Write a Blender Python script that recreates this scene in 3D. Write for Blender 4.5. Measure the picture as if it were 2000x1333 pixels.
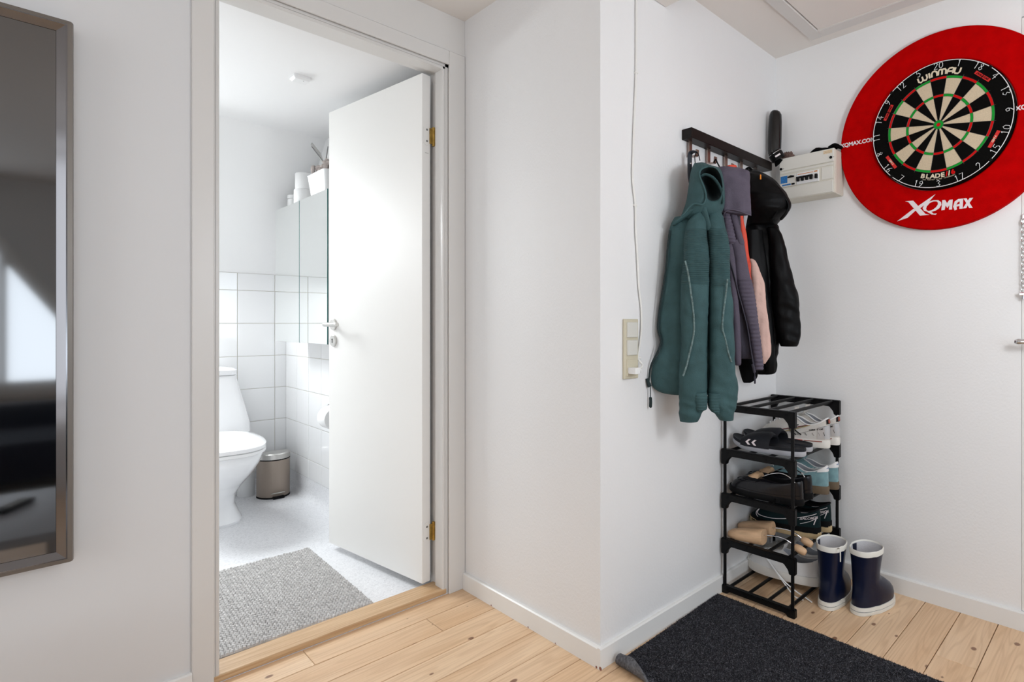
import bpy, bmesh, math, random
from math import sin, cos, pi, radians, sqrt, atan2
from mathutils import Vector as V, Matrix, noise

for o in list(bpy.data.objects): bpy.data.objects.remove(o, do_unlink=True)
S = bpy.context.scene; COL = S.collection
random.seed(11)

# ------------------------------------------------------------------ camera
HC = 1.03; FPX, TH, HY, CX = 1096.0, 0.749, 631.7, 1205.0
FWD = V((cos(TH), sin(TH), 0)); RGT = V((sin(TH), -cos(TH), 0))
cam = bpy.data.cameras.new('camera'); cam_o = bpy.data.objects.new('camera', cam); COL.objects.link(cam_o)
cam_o.location = (0, 0, HC); cam_o.rotation_euler = (pi/2, 0, -(pi/2-TH))
cam.sensor_width = 36; cam.lens = 36*FPX/2000; cam.shift_x = (1000-CX)/2000; cam.shift_y = (HY-666.5)/2000
cam.clip_start = 0.02; S.camera = cam_o

# ------------------------------------------------------------------ world, daylight, exposure
w = bpy.data.worlds.new('world'); S.world = w; w.use_nodes = True
w.node_tree.nodes['Background'].inputs[0].default_value = (.86, .93, 1, 1)
w.node_tree.nodes['Background'].inputs[1].default_value = 1.0
S.view_settings.view_transform = 'Standard'; S.view_settings.look = 'None'
S.view_settings.gamma = 1; S.view_settings.use_curve_mapping = False; S.view_settings.exposure = 0.0
def area(name, loc, aim, sx, sy, power, col=(1, 1, 1)):
    l = bpy.data.lights.new(name, 'AREA'); l.shape = 'RECTANGLE'; l.size = sx; l.size_y = sy; l.energy = power; l.color = col
    o = bpy.data.objects.new(name, l); COL.objects.link(o); o.location = loc
    o.rotation_euler = V(aim).to_track_quat('-Z', 'Z').to_euler(); return o
area('daylight_rear_window', (-.55, -2.96, 1.25), (0, 1, 0), 1.9, 1.4, 42, (.80, .90, 1))
area('added_rear_right_light', (1.45, -2.95, 1.40), (0, 1, 0), 1.2, 1.35, 12, (.76, .88, 1))  # fill through the added rear right window, brightens the alcove walls
area('daylight_side_window', (-2.46, .6, 1.30), (1, 0, 0), 1.7, 1.5, 15, (.96, .97, 1))
area('daylight_bath_skylight', (.29, 3.80, 1.68), (0, -.72, -.69), .64, .54, 41, (.97, .98, 1))

# ------------------------------------------------------------------ materials
def new_mat(name):
    m = bpy.data.materials.new(name); m.use_nodes = True
    nt = m.node_tree; return m, nt, nt.nodes['Principled BSDF']
def N(nt, t, **k):
    n = nt.nodes.new(t)
    for a, b in k.items(): setattr(n, a, b)
    return n
def mat(name, col, rough=.5, metal=0, spec=.5, bump=0, bscale=50, var=0, vscale=8, coat=0, sheen=0, stretch=None, detail=3):
    m, nt, p = new_mat(name)
    p.inputs['Base Color'].default_value = (*col, 1); p.inputs['Roughness'].default_value = rough
    p.inputs['Metallic'].default_value = metal; p.inputs['Specular IOR Level'].default_value = spec
    if coat: p.inputs['Coat Weight'].default_value = coat; p.inputs['Coat Roughness'].default_value = .06
    if sheen: p.inputs['Sheen Weight'].default_value = sheen
    if bump or var:
        tc = N(nt, 'ShaderNodeTexCoord'); src = tc.outputs['Object']
        if stretch:
            mp = N(nt, 'ShaderNodeMapping'); mp.inputs['Scale'].default_value = stretch; nt.links.new(src, mp.inputs[0]); src = mp.outputs[0]
    if bump:
        t = N(nt, 'ShaderNodeTexNoise'); t.inputs['Scale'].default_value = bscale; t.inputs['Detail'].default_value = detail
        b = N(nt, 'ShaderNodeBump'); b.inputs['Strength'].default_value = bump; b.inputs['Distance'].default_value = .004
        nt.links.new(src, t.inputs['Vector']); nt.links.new(t.outputs['Fac'], b.inputs['Height']); nt.links.new(b.outputs[0], p.inputs['Normal'])
    if var:
        t = N(nt, 'ShaderNodeTexNoise'); t.inputs['Scale'].default_value = vscale; t.inputs['Detail'].default_value = 4
        r = N(nt, 'ShaderNodeValToRGB'); r.color_ramp.elements[0].position = .3; r.color_ramp.elements[1].position = .7
        r.color_ramp.elements[0].color = (*[c*(1-var) for c in col], 1); r.color_ramp.elements[1].color = (*[min(1, c*(1+var)) for c in col], 1)
        nt.links.new(src, t.inputs['Vector']); nt.links.new(t.outputs['Fac'], r.inputs[0]); nt.links.new(r.outputs[0], p.inputs['Base Color'])
    return m
M = {}
M['wall_a'] = mat('painted wall smooth', (.71, .705, .705), .55, bump=.12, bscale=16, detail=6)  # smooth finish; base also darkened to offset too much light on the doorway wall
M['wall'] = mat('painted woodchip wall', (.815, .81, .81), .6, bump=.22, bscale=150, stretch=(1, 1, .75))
M['wall_d_lit'] = mat('lit woodchip wall', (.88, .875, .87), .6, bump=.16, bscale=150, stretch=(1, 1, .75))  # lighter copy of the woodchip wall, stands in for light missing on wall D
M['wall_b'] = mat('painted wall warm', (.80, .785, .765), .6, bump=.45, bscale=110, stretch=(1, 1, .55))
M['ceiling'] = mat('painted ceiling', (.83, .79, .75), .7, bump=.06, bscale=20)
M['bath_ceiling'] = mat('white bathroom ceiling', (.88, .875, .875), .7)
M['bath_wall'] = mat('white bathroom plaster', (.88, .875, .872), .65, bump=.1, bscale=30)
M['trim'] = mat('white gloss paint', (.70, .68, .657), .3, bump=.1, bscale=30, stretch=(1, 1, .05))
M['base'] = mat('white skirting paint', (.82, .81, .79), .28, bump=.08, bscale=14)
M['chip'] = mat('bare wood chip', (.28, .11, .07), .8)
M['door'] = mat('white door lacquer', (.84, .825, .80), .5, spec=.4, bump=.03, bscale=8)
M['tile'] = mat('glazed white tile', (.89, .89, .895), .08, bump=.02, bscale=6)
M['grout'] = mat('beige grout', (.64, .61, .54), .85)
M['mirror'] = mat('mirror glass', (.86, .88, .87), .015, metal=1)
M['mirror_edge'] = mat('green glass edge', (.08, .20, .19), .15)
M['ceramic'] = mat('white glazed porcelain', (.86, .86, .87), .07, coat=.4)
M['white_plastic'] = mat('white plastic', (.84, .84, .84), .35)
M['paper'] = mat('soft white paper', (.86, .855, .85), .9, bump=.2, bscale=120)
M['steel'] = mat('brushed steel', (.60, .585, .56), .32, metal=1, bump=.05, bscale=200, stretch=(1, 1, .05))
M['chrome'] = mat('polished chrome', (.75, .75, .76), .1, metal=1)
M['brass'] = mat('old brass', (.50, .33, .09), .35, metal=1, var=.25, vscale=60)
M['taupe'] = mat('taupe lacquered metal', (.36, .295, .245), .38, metal=.35)
M['black_plastic'] = mat('black plastic', (.004, .004, .0045), .42, spec=.16, bump=.05, bscale=90)
M['black_rubber'] = mat('black rubber', (.003, .003, .0035), .6, spec=.15)
M['black_wood'] = mat('black stained wood', (.006, .003, .0025), .4, spec=.2, bump=.06, bscale=40, stretch=(.1, 1, 1))
M['hook'] = mat('bronzed metal hook', (.36, .27, .23), .3, metal=.9)
M['screen'] = mat('dark reflective glass', (.17, .168, .168), .05, metal=1)
M['frame_chrome'] = mat('dark chrome frame', (.20, .20, .21), .12, metal=1)
M['frame_edge'] = mat('grey brown frame edge', (.19, .17, .15), .38, metal=.6)
M['beige'] = mat('yellowed switch plastic', (.60, .55, .42), .4)
M['switch'] = mat('pale grey switch plastic', (.66, .65, .60), .35)
M['cable'] = mat('white cable', (.80, .79, .76), .45)
M['box'] = mat('cream enclosure plastic', (.70, .67, .58), .42, bump=.05, bscale=120)
M['box_light'] = mat('light enclosure plastic', (.76, .74, .68), .4)
M['blue_label'] = mat('blue label', (.02, .17, .46), .5, var=.35, vscale=240)
M['orange_label'] = mat('orange print', (.72, .27, .06), .6)
M['tan_label'] = mat('tan sticker', (.70, .55, .36), .6, var=.2, vscale=200)
M['red'] = mat('red foam surround', (.47, .0005, .001), .8, spec=.03, bump=.25, bscale=260, var=.1, vscale=30)
M['red_print'] = mat('red print', (.62, .012, .008), .6)
M['sisal_black'] = mat('black sisal', (.0035, .0033, .003), .8, spec=.05, bump=.2, bscale=300)
M['sisal_cream'] = mat('cream sisal', (.62, .50, .345), .85, bump=.25, bscale=500, var=.09, vscale=350)
M['sisal_red'] = mat('red sisal', (.60, .004, .004), .8, spec=.15, bump=.2, bscale=400)
M['sisal_green'] = mat('green sisal', (.008, .30, .03), .8, spec=.15, bump=.2, bscale=400)
M['wire'] = mat('white number wire', (.82, .82, .82), .35)
M['blade_wire'] = mat('thin steel blade', (.13, .12, .11), .4, metal=.8)
M['print_white'] = mat('white print', (.82, .74, .75), .6)
M['print_cream'] = mat('cream print', (.72, .62, .46), .6)
M['teal'] = mat('teal softshell fabric', (.038, .085, .090), .8, spec=.3, bump=.3, bscale=300, var=.14, vscale=25)
M['teal_dark'] = mat('teal lining', (.010, .022, .024), .85, bump=.3, bscale=300)
M['teal_seam'] = mat('teal reflective seam', (.13, .20, .20), .45, var=.5, vscale=120)
M['purple'] = mat('grey purple softshell fabric', (.105, .088, .120), .75, spec=.25, bump=.3, bscale=300, var=.1, vscale=25)
M['purple_dark'] = mat('grey purple lining', (.045, .040, .058), .8, bump=.3, bscale=300)
M['orange'] = mat('bright coral fabric', (.75, .075, .035), .6, bump=.15, bscale=200)
M['pink'] = mat('pale pink fabric', (.66, .44, .38), .8, bump=.3, bscale=120, var=.06)
M['black_cloth'] = mat('black shell fabric', (.0022, .0022, .0026), .5, spec=.12, bump=.35, bscale=40)
M['black_matte'] = mat('black fleece', (.003, .003, .0035), .95, spec=.1)
M['navy_strap'] = mat('dark navy strap', (.018, .022, .032), .6)
M['tag_orange'] = mat('orange tag', (.80, .25, .01), .6)
M['glossy_black'] = mat('glossy black shell', (.004, .0035, .0035), .18)
M['brown_petal'] = mat('brown crumpled fabric', (.13, .075, .06), .6, var=.3, vscale=60)
M['white_leather'] = mat('white leather', (.72, .71, .70), .45, bump=.1, bscale=150)
M['offwhite'] = mat('off white mesh', (.62, .585, .54), .65, bump=.35, bscale=350)
M['silver'] = mat('silver synthetic', (.55, .55, .56), .28, metal=.5)
M['sole_white'] = mat('white rubber sole', (.74, .71, .66), .6)
M['navy_rubber'] = mat('navy rubber', (.003, .0065, .026), .28, spec=.35, bump=.03, bscale=60)
M['boot_white'] = mat('white rubber trim', (.76, .74, .68), .5)
M['boot_lining'] = mat('pale grey lining', (.55, .54, .55), .9, bump=.2, bscale=200)
M['bright_blue'] = mat('bright blue plastic', (.01, .03, .55), .4)
M['suede_blue'] = mat('light blue suede', (.17, .30, .325), .9, bump=.2, bscale=400, var=.15, vscale=50, sheen=.3)
M['gum'] = mat('brown gum rubber', (.13, .092, .055), .6)
M['grey_lining'] = mat('grey lining', (.30, .31, .34), .85)
M['dark_lining'] = mat('dark lining', (.006, .006, .007), .85, spec=.1)
M['black_leather'] = mat('black polished leather', (.004, .004, .006), .25, spec=.4, bump=.12, bscale=60)
M['dark_teal'] = mat('very dark green mesh', (.003, .013, .015), .65, spec=.15, bump=.3, bscale=300)
M['tan_sole'] = mat('tan rubber sole', (.50, .37, .20), .6)
M['wood'] = mat('pale beech wood', (.62, .40, .235), .5, bump=.08, bscale=40, var=.12, vscale=18, stretch=(6, 1, 6))
M['slide_grey'] = mat('dark grey slide foam', (.014, .015, .019), .55, spec=.2)
M['slide_sole'] = mat('pale grey foam sole', (.42, .42, .45), .6)
M['shoe_red'] = mat('red rubber insert', (.52, .03, .02), .45)
M['brown_red'] = mat('brick rubber insert', (.30, .07, .045), .5)
M['gold'] = mat('gold stripe', (.62, .48, .22), .4)
M['burgundy'] = mat('burgundy stripe', (.22, .05, .05), .5)
M['beige_cloth'] = mat('beige grey cloth', (.46, .40, .375), .9, bump=.4, bscale=120, var=.2, vscale=40)
M['bath_grey'] = mat('grey handle plastic', (.50, .49, .475), .35)
M['sofa'] = mat('dark navy sofa fabric', (.010, .014, .030), .85)
M['table_white'] = mat('white table top', (.55, .57, .62), .4)
M['screw'] = mat('grey screw', (.25, .25, .25), .4, metal=.8)
M['lead_white'] = mat('white adapter', (.84, .84, .83), .3)

def mat_pine():
    m, nt, p = new_mat('oiled pine plank'); L = nt.links.new
    tc = N(nt, 'ShaderNodeTexCoord'); oi = N(nt, 'ShaderNodeObjectInfo')
    mul = N(nt, 'ShaderNodeVectorMath', operation='MULTIPLY'); mul.inputs[1].default_value = (37, 53, 11)
    comb = N(nt, 'ShaderNodeCombineXYZ')
    for i in range(3): L(oi.outputs['Random'], comb.inputs[i])
    L(comb.outputs[0], mul.inputs[0])
    add = N(nt, 'ShaderNodeVectorMath', operation='ADD'); L(tc.outputs['Object'], add.inputs[0]); L(mul.outputs[0], add.inputs[1])
    # cathedral grain: stretched noise turned into bands
    m1 = N(nt, 'ShaderNodeMapping'); m1.inputs['Scale'].default_value = (1.3, 13, 1); L(add.outputs[0], m1.inputs[0])
    n1 = N(nt, 'ShaderNodeTexNoise'); n1.inputs['Scale'].default_value = 1; n1.inputs['Detail'].default_value = 1.5; L(m1.outputs[0], n1.inputs['Vector'])
    k = N(nt, 'ShaderNodeMath', operation='MULTIPLY'); k.inputs[1].default_value = 85; L(n1.outputs['Fac'], k.inputs[0])
    sn = N(nt, 'ShaderNodeMath', operation='SINE'); L(k.outputs[0], sn.inputs[0])
    rg = N(nt, 'ShaderNodeMapRange'); rg.inputs[1].default_value = .1; rg.inputs[2].default_value = 1; L(sn.outputs[0], rg.inputs[0])
    m2 = N(nt, 'ShaderNodeMapping'); m2.inputs['Scale'].default_value = (2, 160, 1); L(add.outputs[0], m2.inputs[0])
    n2 = N(nt, 'ShaderNodeTexNoise'); n2.inputs['Scale'].default_value = 1; n2.inputs['Detail'].default_value = 2; L(m2.outputs[0], n2.inputs['Vector'])
    m3 = N(nt, 'ShaderNodeMapping'); m3.inputs['Scale'].default_value = (1.2, 5, 1); L(add.outputs[0], m3.inputs[0])
    n3 = N(nt, 'ShaderNodeTexNoise'); n3.inputs['Scale'].default_value = 1; n3.inputs['Detail'].default_value = 3; L(m3.outputs[0], n3.inputs['Vector'])
    base = N(nt, 'ShaderNodeValToRGB'); e = base.color_ramp.elements
    e[0].position = .3; e[0].color = (.69, .44, .25, 1); e[1].position = .7; e[1].color = (.83, .605, .40, 1); L(n3.outputs['Fac'], base.inputs[0])
    mx = N(nt, 'ShaderNodeMixRGB'); mx.inputs[2].default_value = (.46, .25, .115, 1)
    g = N(nt, 'ShaderNodeMath', operation='MULTIPLY'); g.inputs[1].default_value = .22; L(rg.outputs[0], g.inputs[0]); L(g.outputs[0], mx.inputs[0]); L(base.outputs[0], mx.inputs[1])
    mx2 = N(nt, 'ShaderNodeMixRGB', blend_type='MULTIPLY'); mx2.inputs[0].default_value = .35; L(mx.outputs[0], mx2.inputs[1])
    r2 = N(nt, 'ShaderNodeValToRGB'); r2.color_ramp.elements[0].position = .3; r2.color_ramp.elements[0].color = (.7, .62, .55, 1); r2.color_ramp.elements[1].position = .6; L(n2.outputs['Fac'], r2.inputs[0]); L(r2.outputs[0], mx2.inputs[2])
    # knots
    m4 = N(nt, 'ShaderNodeMapping'); m4.inputs['Scale'].default_value = (6.2, 9.5, 1); L(add.outputs[0], m4.inputs[0])
    nd = N(nt, 'ShaderNodeTexNoise'); nd.inputs['Scale'].default_value = 40; L(tc.outputs['Object'], nd.inputs['Vector'])
    vo = N(nt, 'ShaderNodeTexVoronoi', voronoi_dimensions='2D'); vo.inputs['Scale'].default_value = 1; L(m4.outputs[0], vo.inputs['Vector'])
    wob = N(nt, 'ShaderNodeMath', operation='MULTIPLY_ADD'); wob.inputs[1].default_value = .05; L(nd.outputs['Fac'], wob.inputs[0]); L(vo.outputs['Distance'], wob.inputs[2])
    sep = N(nt, 'ShaderNodeSeparateColor'); L(vo.outputs['Color'], sep.inputs[0])
    size = N(nt, 'ShaderNodeMapRange'); size.inputs[1].default_value = .15; size.inputs[2].default_value = 1; size.inputs[3].default_value = -.02; size.inputs[4].default_value = .10; L(sep.outputs[0], size.inputs[0])
    d = N(nt, 'ShaderNodeMath', operation='SUBTRACT'); L(size.outputs[0], d.inputs[0]); L(wob.outputs[0], d.inputs[1])
    kr = N(nt, 'ShaderNodeMapRange'); kr.inputs[1].default_value = -.022; kr.inputs[2].default_value = .015; kr.interpolation_type = 'SMOOTHSTEP'; L(d.outputs[0], kr.inputs[0])
    kc = N(nt, 'ShaderNodeMixRGB'); kc.inputs[2].default_value = (.25, .125, .07, 1); L(kr.outputs[0], kc.inputs[0]); L(mx2.outputs[0], kc.inputs[1])
    L(kc.outputs[0], p.inputs['Base Color']); p.inputs['Roughness'].default_value = .38
    b = N(nt, 'ShaderNodeBump'); b.inputs['Strength'].default_value = .06; b.inputs['Distance'].default_value = .002; L(n2.outputs['Fac'], b.inputs['Height']); L(b.outputs[0], p.inputs['Normal'])
    return m
M['pine'] = mat_pine()
def mat_oak():
    m, nt, p = new_mat('oak threshold'); L = nt.links.new
    tc = N(nt, 'ShaderNodeTexCoord'); mp = N(nt, 'ShaderNodeMapping'); mp.inputs['Scale'].default_value = (5, 130, 130); L(tc.outputs['Object'], mp.inputs[0])
    n = N(nt, 'ShaderNodeTexNoise'); n.inputs['Scale'].default_value = 1; n.inputs['Detail'].default_value = 3; L(mp.outputs[0], n.inputs['Vector'])
    r = N(nt, 'ShaderNodeValToRGB'); e = r.color_ramp.elements; e[0].position = .3; e[0].color = (.50, .30, .15, 1); e[1].position = .65; e[1].color = (.66, .45, .26, 1)
    L(n.outputs['Fac'], r.inputs[0]); L(r.outputs[0], p.inputs['Base Color']); p.inputs['Roughness'].default_value = .4; return m
M['oak'] = mat_oak()
def mat_speckle(name, cols, scale, rough, bump=0):
    m, nt, p = new_mat(name); L = nt.links.new
    tc = N(nt, 'ShaderNodeTexCoord'); v = N(nt, 'ShaderNodeTexVoronoi'); v.inputs['Scale'].default_value = scale; L(tc.outputs['Object'], v.inputs['Vector'])
    s = N(nt, 'ShaderNodeSeparateColor'); L(v.outputs['Color'], s.inputs[0])
    r = N(nt, 'ShaderNodeValToRGB'); r.color_ramp.interpolation = 'LINEAR'
    e = r.color_ramp.elements; e[0].position = 0; e[0].color = (*cols[0], 1); e[1].position = 1; e[1].color = (*cols[-1], 1)
    for i, c in enumerate(cols[1:-1]):
        q = e.new((i+1)/(len(cols)-1)); q.color = (*c, 1)
    L(s.outputs[0], r.inputs[0]); L(r.outputs[0], p.inputs['Base Color']); p.inputs['Roughness'].default_value = rough
    if bump:
        b = N(nt, 'ShaderNodeBump'); b.inputs['Strength'].default_value = bump; b.inputs['Distance'].default_value = .003; L(s.outputs[1], b.inputs['Height']); L(b.outputs[0], p.inputs['Normal'])
    return m
M['vinyl'] = mat_speckle('speckled grey vinyl', [(.68, .68, .70), (.79, .79, .81), (.81, .81, .83), (.83, .83, .85), (.88, .88, .90)], 190, .32)
M['carpet'] = mat_speckle('charcoal carpet pile', [(.008, .008, .011), (.015, .015, .020), (.024, .024, .031), (.040, .040, .050), (.16, .16, .18)], 430, .95)
M['carpet_back'] = mat('grey dotted carpet backing', (.10, .10, .11), .8, var=.5, vscale=160)
M['rug'] = mat('grey cotton loops', (.60, .58, .57), .95, bump=.3, bscale=500, var=.16, vscale=60)
M['rug_base'] = mat('rug backing', (.26, .25, .245), .95)

# ------------------------------------------------------------------ mesh helpers
class MB:
    def __init__(s): s.v = []; s.f = []; s.m = []
    def add(s, vs, fs, mi=0):
        b = len(s.v); s.v += [tuple(q) for q in vs]; s.f += [tuple(b+i for i in q) for q in fs]; s.m += [mi]*len(fs)
    def box(s, a, b, bev=0, mi=0, T=None):
        a = [min(p, q) for p, q in zip(a, b)], [max(p, q) for p, q in zip(a, b)]; lo, hi = a
        bm = bmesh.new(); bmesh.ops.create_cube(bm, size=1)
        for v in bm.verts: v.co = V([lo[i]+(v.co[i]+.5)*(hi[i]-lo[i]) for i in range(3)])
        if bev: bmesh.ops.bevel(bm, geom=bm.edges[:], offset=bev, segments=2 if bev > .003 else 1, affect='EDGES', profile=.7)
        s.bm(bm, mi, T)
        return s
    def bm(s, bm, mi=0, T=None):
        bm.verts.index_update(); vs = [T @ v.co if T else v.co.copy() for v in bm.verts]
        s.add(vs, [[v.index for v in f.verts] for f in bm.faces], mi); bm.free()
    def rings(s, R, cap0=True, cap1=True, mi=0, closed=True):
        n = len(R[0]); vs = [p for r in R for p in r]; fs = []
        for i in range(len(R)-1):
            for j in range(n if closed else n-1):
                k = (j+1) % n; fs.append((i*n+j, i*n+k, (i+1)*n+k, (i+1)*n+j))
        if closed and cap0: fs.append(tuple(range(n-1, -1, -1)))
        if closed and cap1: fs.append(tuple((len(R)-1)*n+j for j in range(n)))
        s.add(vs, fs, mi); return s
    def tube(s, pts, r, n=8, caps=True, mi=0, flat=1.0, up=None):
        pts = [V(p) for p in pts]; R = []; prev = None
        for i, p in enumerate(pts):
            t = (pts[min(i+1, len(pts)-1)]-pts[max(i-1, 0)]).normalized()
            if prev is None:
                a = V(up) if up else (V((0, 0, 1)) if abs(t.z) < .9 else V((1, 0, 0)))
                x = t.cross(a).normalized()
            else: x = (prev-t*prev.dot(t)).normalized()
            prev = x; y = t.cross(x); rr = r[i] if isinstance(r, (list, tuple)) else r
            R.append([p+x*(cos(2*pi*j/n)*rr)+y*(sin(2*pi*j/n)*rr*flat) for j in range(n)])
        return s.rings(R, caps, caps, mi)
    def lathe(s, prof, c=(0, 0, 0), n=24, axis='z', mi=0, caps=True):
        R = []
        for r, h in prof:
            ring = []
            for j in range(n):
                a = 2*pi*j/n; x, y = r*cos(a), r*sin(a)
                p = {'z': (x, y, h), 'x': (h, x, y), 'y': (y, h, x)}[axis]
                ring.append((c[0]+p[0], c[1]+p[1], c[2]+p[2]))
            R.append(ring)
        return s.rings(R, caps, caps, mi)
    def prism(s, poly, f0, f1, mi=0, caps=True):
        n = len(poly); s.add([f0(p) for p in poly]+[f1(p) for p in poly],
            [(i, (i+1) % n, n+(i+1) % n, n+i) for i in range(n)]+([tuple(range(n-1, -1, -1)), tuple(range(n, 2*n))] if caps else []), mi)
        return s
    def xf(s, T): s.v = [tuple(T @ V(p)) for p in s.v]; return s
OFF = {}
def mesh_of(name, mb, mats, smooth=35, fix=True):
    me = bpy.data.meshes.new(name); me.from_pydata([tuple(v) for v in mb.v], [], mb.f)
    ms = mats if isinstance(mats, (list, tuple)) else [mats]
    for k in ms: me.materials.append(M[k])
    if len(ms) > 1: me.polygons.foreach_set('material_index', mb.m)
    if fix:
        bm = bmesh.new(); bm.from_mesh(me); bmesh.ops.recalc_face_normals(bm, faces=bm.faces); bm.to_mesh(me); bm.free()
    if smooth:
        me.polygons.foreach_set('use_smooth', [True]*len(me.polygons)); me.set_sharp_from_angle(angle=radians(smooth))
    me.update(); return me
def link(name, me, parent=None):
    o = bpy.data.objects.new(name, me); COL.objects.link(o)
    if parent: o.parent = parent
    return o
def obj(name, mb, mats, parent=None, smooth=35, label=None, kind=None):
    if parent is not None:
        off = OFF.get(parent.name, V())
        if off.length: mb.v = [tuple(V(p)-off) for p in mb.v]
    o = link(name, mesh_of(name, mb, mats, smooth), parent)
    OFF[o.name] = OFF.get(parent.name, V()) if parent is not None else V()
    if label: o['label'] = label
    if kind: o['kind'] = kind
    return o
def tag(o, label, cat, group=None):
    o['label'] = label; o['category'] = cat
    if group: o['group'] = group
    return o
def thing(name, label, cat, loc=(0, 0, 0), rot=None, group=None, world=True):
    o = bpy.data.objects.new(name, None); COL.objects.link(o); o.location = loc; o.empty_display_size = .05
    if rot is not None: o.rotation_euler = rot
    OFF[o.name] = V(loc) if world else V()
    return tag(o, label, cat, group)
def struct(name, mb, mats, parent=None, smooth=35):
    o = obj(name, mb, mats, parent, smooth)
    if parent is None: o['kind'] = 'structure'
    return o
def bx(a, b, bev=0): return MB().box(a, b, bev)
# a point of the room seen at photo position (x, y) on a wall plane or at a given distance in front of the lens plane
def ray(x, y): return FWD+RGT*((x-CX)/FPX)+V((0, 0, (HY-y)/FPX))
def aX(x, y, X): r = ray(x, y); return V((0, 0, HC))+r*(X/r.x)
def aY(x, y, Y): r = ray(x, y); return V((0, 0, HC))+r*(Y/r.y)
def aZ(x, y, Z): r = ray(x, y); return V((0, 0, HC))+r*((Z-HC)/r.z)
def aD(x, y, d): return V((0, 0, HC))+ray(x, y)*d
def spline(pts, k=6):
    pts = [V(p) for p in pts]; out = []
    for i in range(len(pts)-1):
        p0, p1, p2, p3 = pts[max(i-1, 0)], pts[i], pts[i+1], pts[min(i+2, len(pts)-1)]
        for j in range(k):
            t = j/k; out.append(.5*((2*p1)+(p2-p0)*t+(2*p0-5*p1+4*p2-p3)*t*t+(3*p1-p0-3*p2+p3)*t**3))
    out.append(pts[-1]); return out
def text_mb(txt, size, ext=.0006, shear=0, off=0, sx=1, space=1, align='CENTER'):
    cu = bpy.data.curves.new('txt', 'FONT'); cu.body = txt; cu.size = size; cu.extrude = ext; cu.shear = shear; cu.offset = off
    cu.align_x = align; cu.align_y = 'CENTER'; cu.resolution_u = 3; cu.space_character = space
    o = bpy.data.objects.new('txt', cu); COL.objects.link(o); bpy.context.view_layer.update()
    dg = bpy.context.evaluated_depsgraph_get(); me = bpy.data.meshes.new_from_object(o.evaluated_get(dg))
    mb = MB(); mb.add([(v.co.x*sx, v.co.y, v.co.z) for v in me.vertices], [tuple(p.vertices) for p in me.polygons])
    bpy.data.objects.remove(o); bpy.data.curves.remove(cu); bpy.data.meshes.remove(me); return mb
MD = Matrix(((0, 0, -1), (-1, 0, 0), (0, 1, 0))).to_4x4()    # flat layout -> wall facing -X
MC = Matrix(((1, 0, 0), (0, 0, -1), (0, 1, 0))).to_4x4()     # flat layout -> wall facing -Y

# ================================================================== STRUCTURE
YA, XB, YC, XD = 1.925, 1.196, 1.18, 2.305
ZC = 2.205
XL, YR = -2.5, -2.9
DX0, DX1, DZ = .398, 1.117, 2.005
# hall floor: base slab and planks along X
fl = struct('floor', bx((XL, YR, -.06), (XD+.1, YA+.02, -.022)), 'black_rubber')
plank_cache = {}
def plank(x0, x1, y0, y1):
    key = (round(x1-x0, 3), round(y1-y0, 4))
    if key not in plank_cache:
        L_, W_ = key; b = .0011
        mb = MB(); R = [[(0, 0, -.022), (L_, 0, -.022), (L_, W_, -.022), (0, W_, -.022)], [(0, 0, -b), (L_, 0, -b), (L_, W_, -b), (0, W_, -b)], [(b, b, 0), (L_-b, b, 0), (L_-b, W_-b, 0), (b, W_-b, 0)]]
        mb.rings(R); plank_cache[key] = mesh_of('plank', mb, 'pine', 0)
    o = link('plank', plank_cache[key], fl); o.location = (x0, y0, 0)
pw = .1127; k = 0; y = .353-pw*29
joints = {15: [1.02], 14: [.62], 13: [.98], 11: [.35], 9: [.8], 3: [1.3], 1: [1.95]}
while y < YA-.005:
    n = round((y-.353)/pw); y1 = min(y+pw-.0024, YA+.004)
    xs = [XL]+joints.get(n+1, [[-.4], [.3], [-1.1], [-.1]][n % 4])+[XD]
    for a, b in zip(xs[:-1], xs[1:]): plank(a, b-.0015, y, y1)
    y += pw
# bathroom floor
struct('floor_bathroom', bx((-.62, 2.02, -.06), (1.2, 4.02, .0)), 'vinyl')
# ceilings
struct('ceiling', bx((XL, YR, ZC), (XD+.1, YA+.1, ZC+.08)), 'ceiling')
struct('ceiling_bathroom', bx((-.62, 2.02, 2.055), (1.2, 3.34, 2.13)), 'bath_ceiling')
# sloped bathroom ceiling with skylight opening, direction up the slope from (4.0,1.336) to (3.33,2.055)
s0, s1 = V((0, 4.0, 1.336)), V((0, 3.33, 2.055)); sd = (s1-s0); sl = sd.length; sd.normalize(); sn = V((0, sd.z, -sd.y))
def slope_box(x0, x1, a, b, t0=0, t1=.07):
    mb = MB(); vs = []
    for x in (x0, x1):
        for l in (a, b):
            for t in (t0, t1): p = s0+sd*l+sn*t; vs.append((x, p.y, p.z))
    mb.add(vs, [(0, 1, 3, 2), (4, 6, 7, 5), (0, 4, 5, 1), (2, 3, 7, 6), (0, 2, 6, 4), (1, 5, 7, 3)]); return mb
mb = MB()
for q in ((-.62, -.05, 0, sl), (.62, 1.2, 0, sl), (-.05, .62, 0, .11), (-.05, .62, .68, sl)):
    t = slope_box(*q); mb.add(t.v, t.f)
struct('ceiling_slope', mb, 'bath_wall')
wn = thing('window_1', 'white framed skylight in the sloping bathroom ceiling', 'window'); del wn['category']; wn['kind'] = 'structure'
mb = MB()
for q in ((-.05, -.02, .11, .68), (.59, .62, .11, .68), (-.02, .59, .11, .14), (-.02, .59, .65, .68)):
    t = slope_box(*q, -.012, .09); mb.add(t.v, t.f)
obj('window_frame', mb, 'trim', wn)
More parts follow.
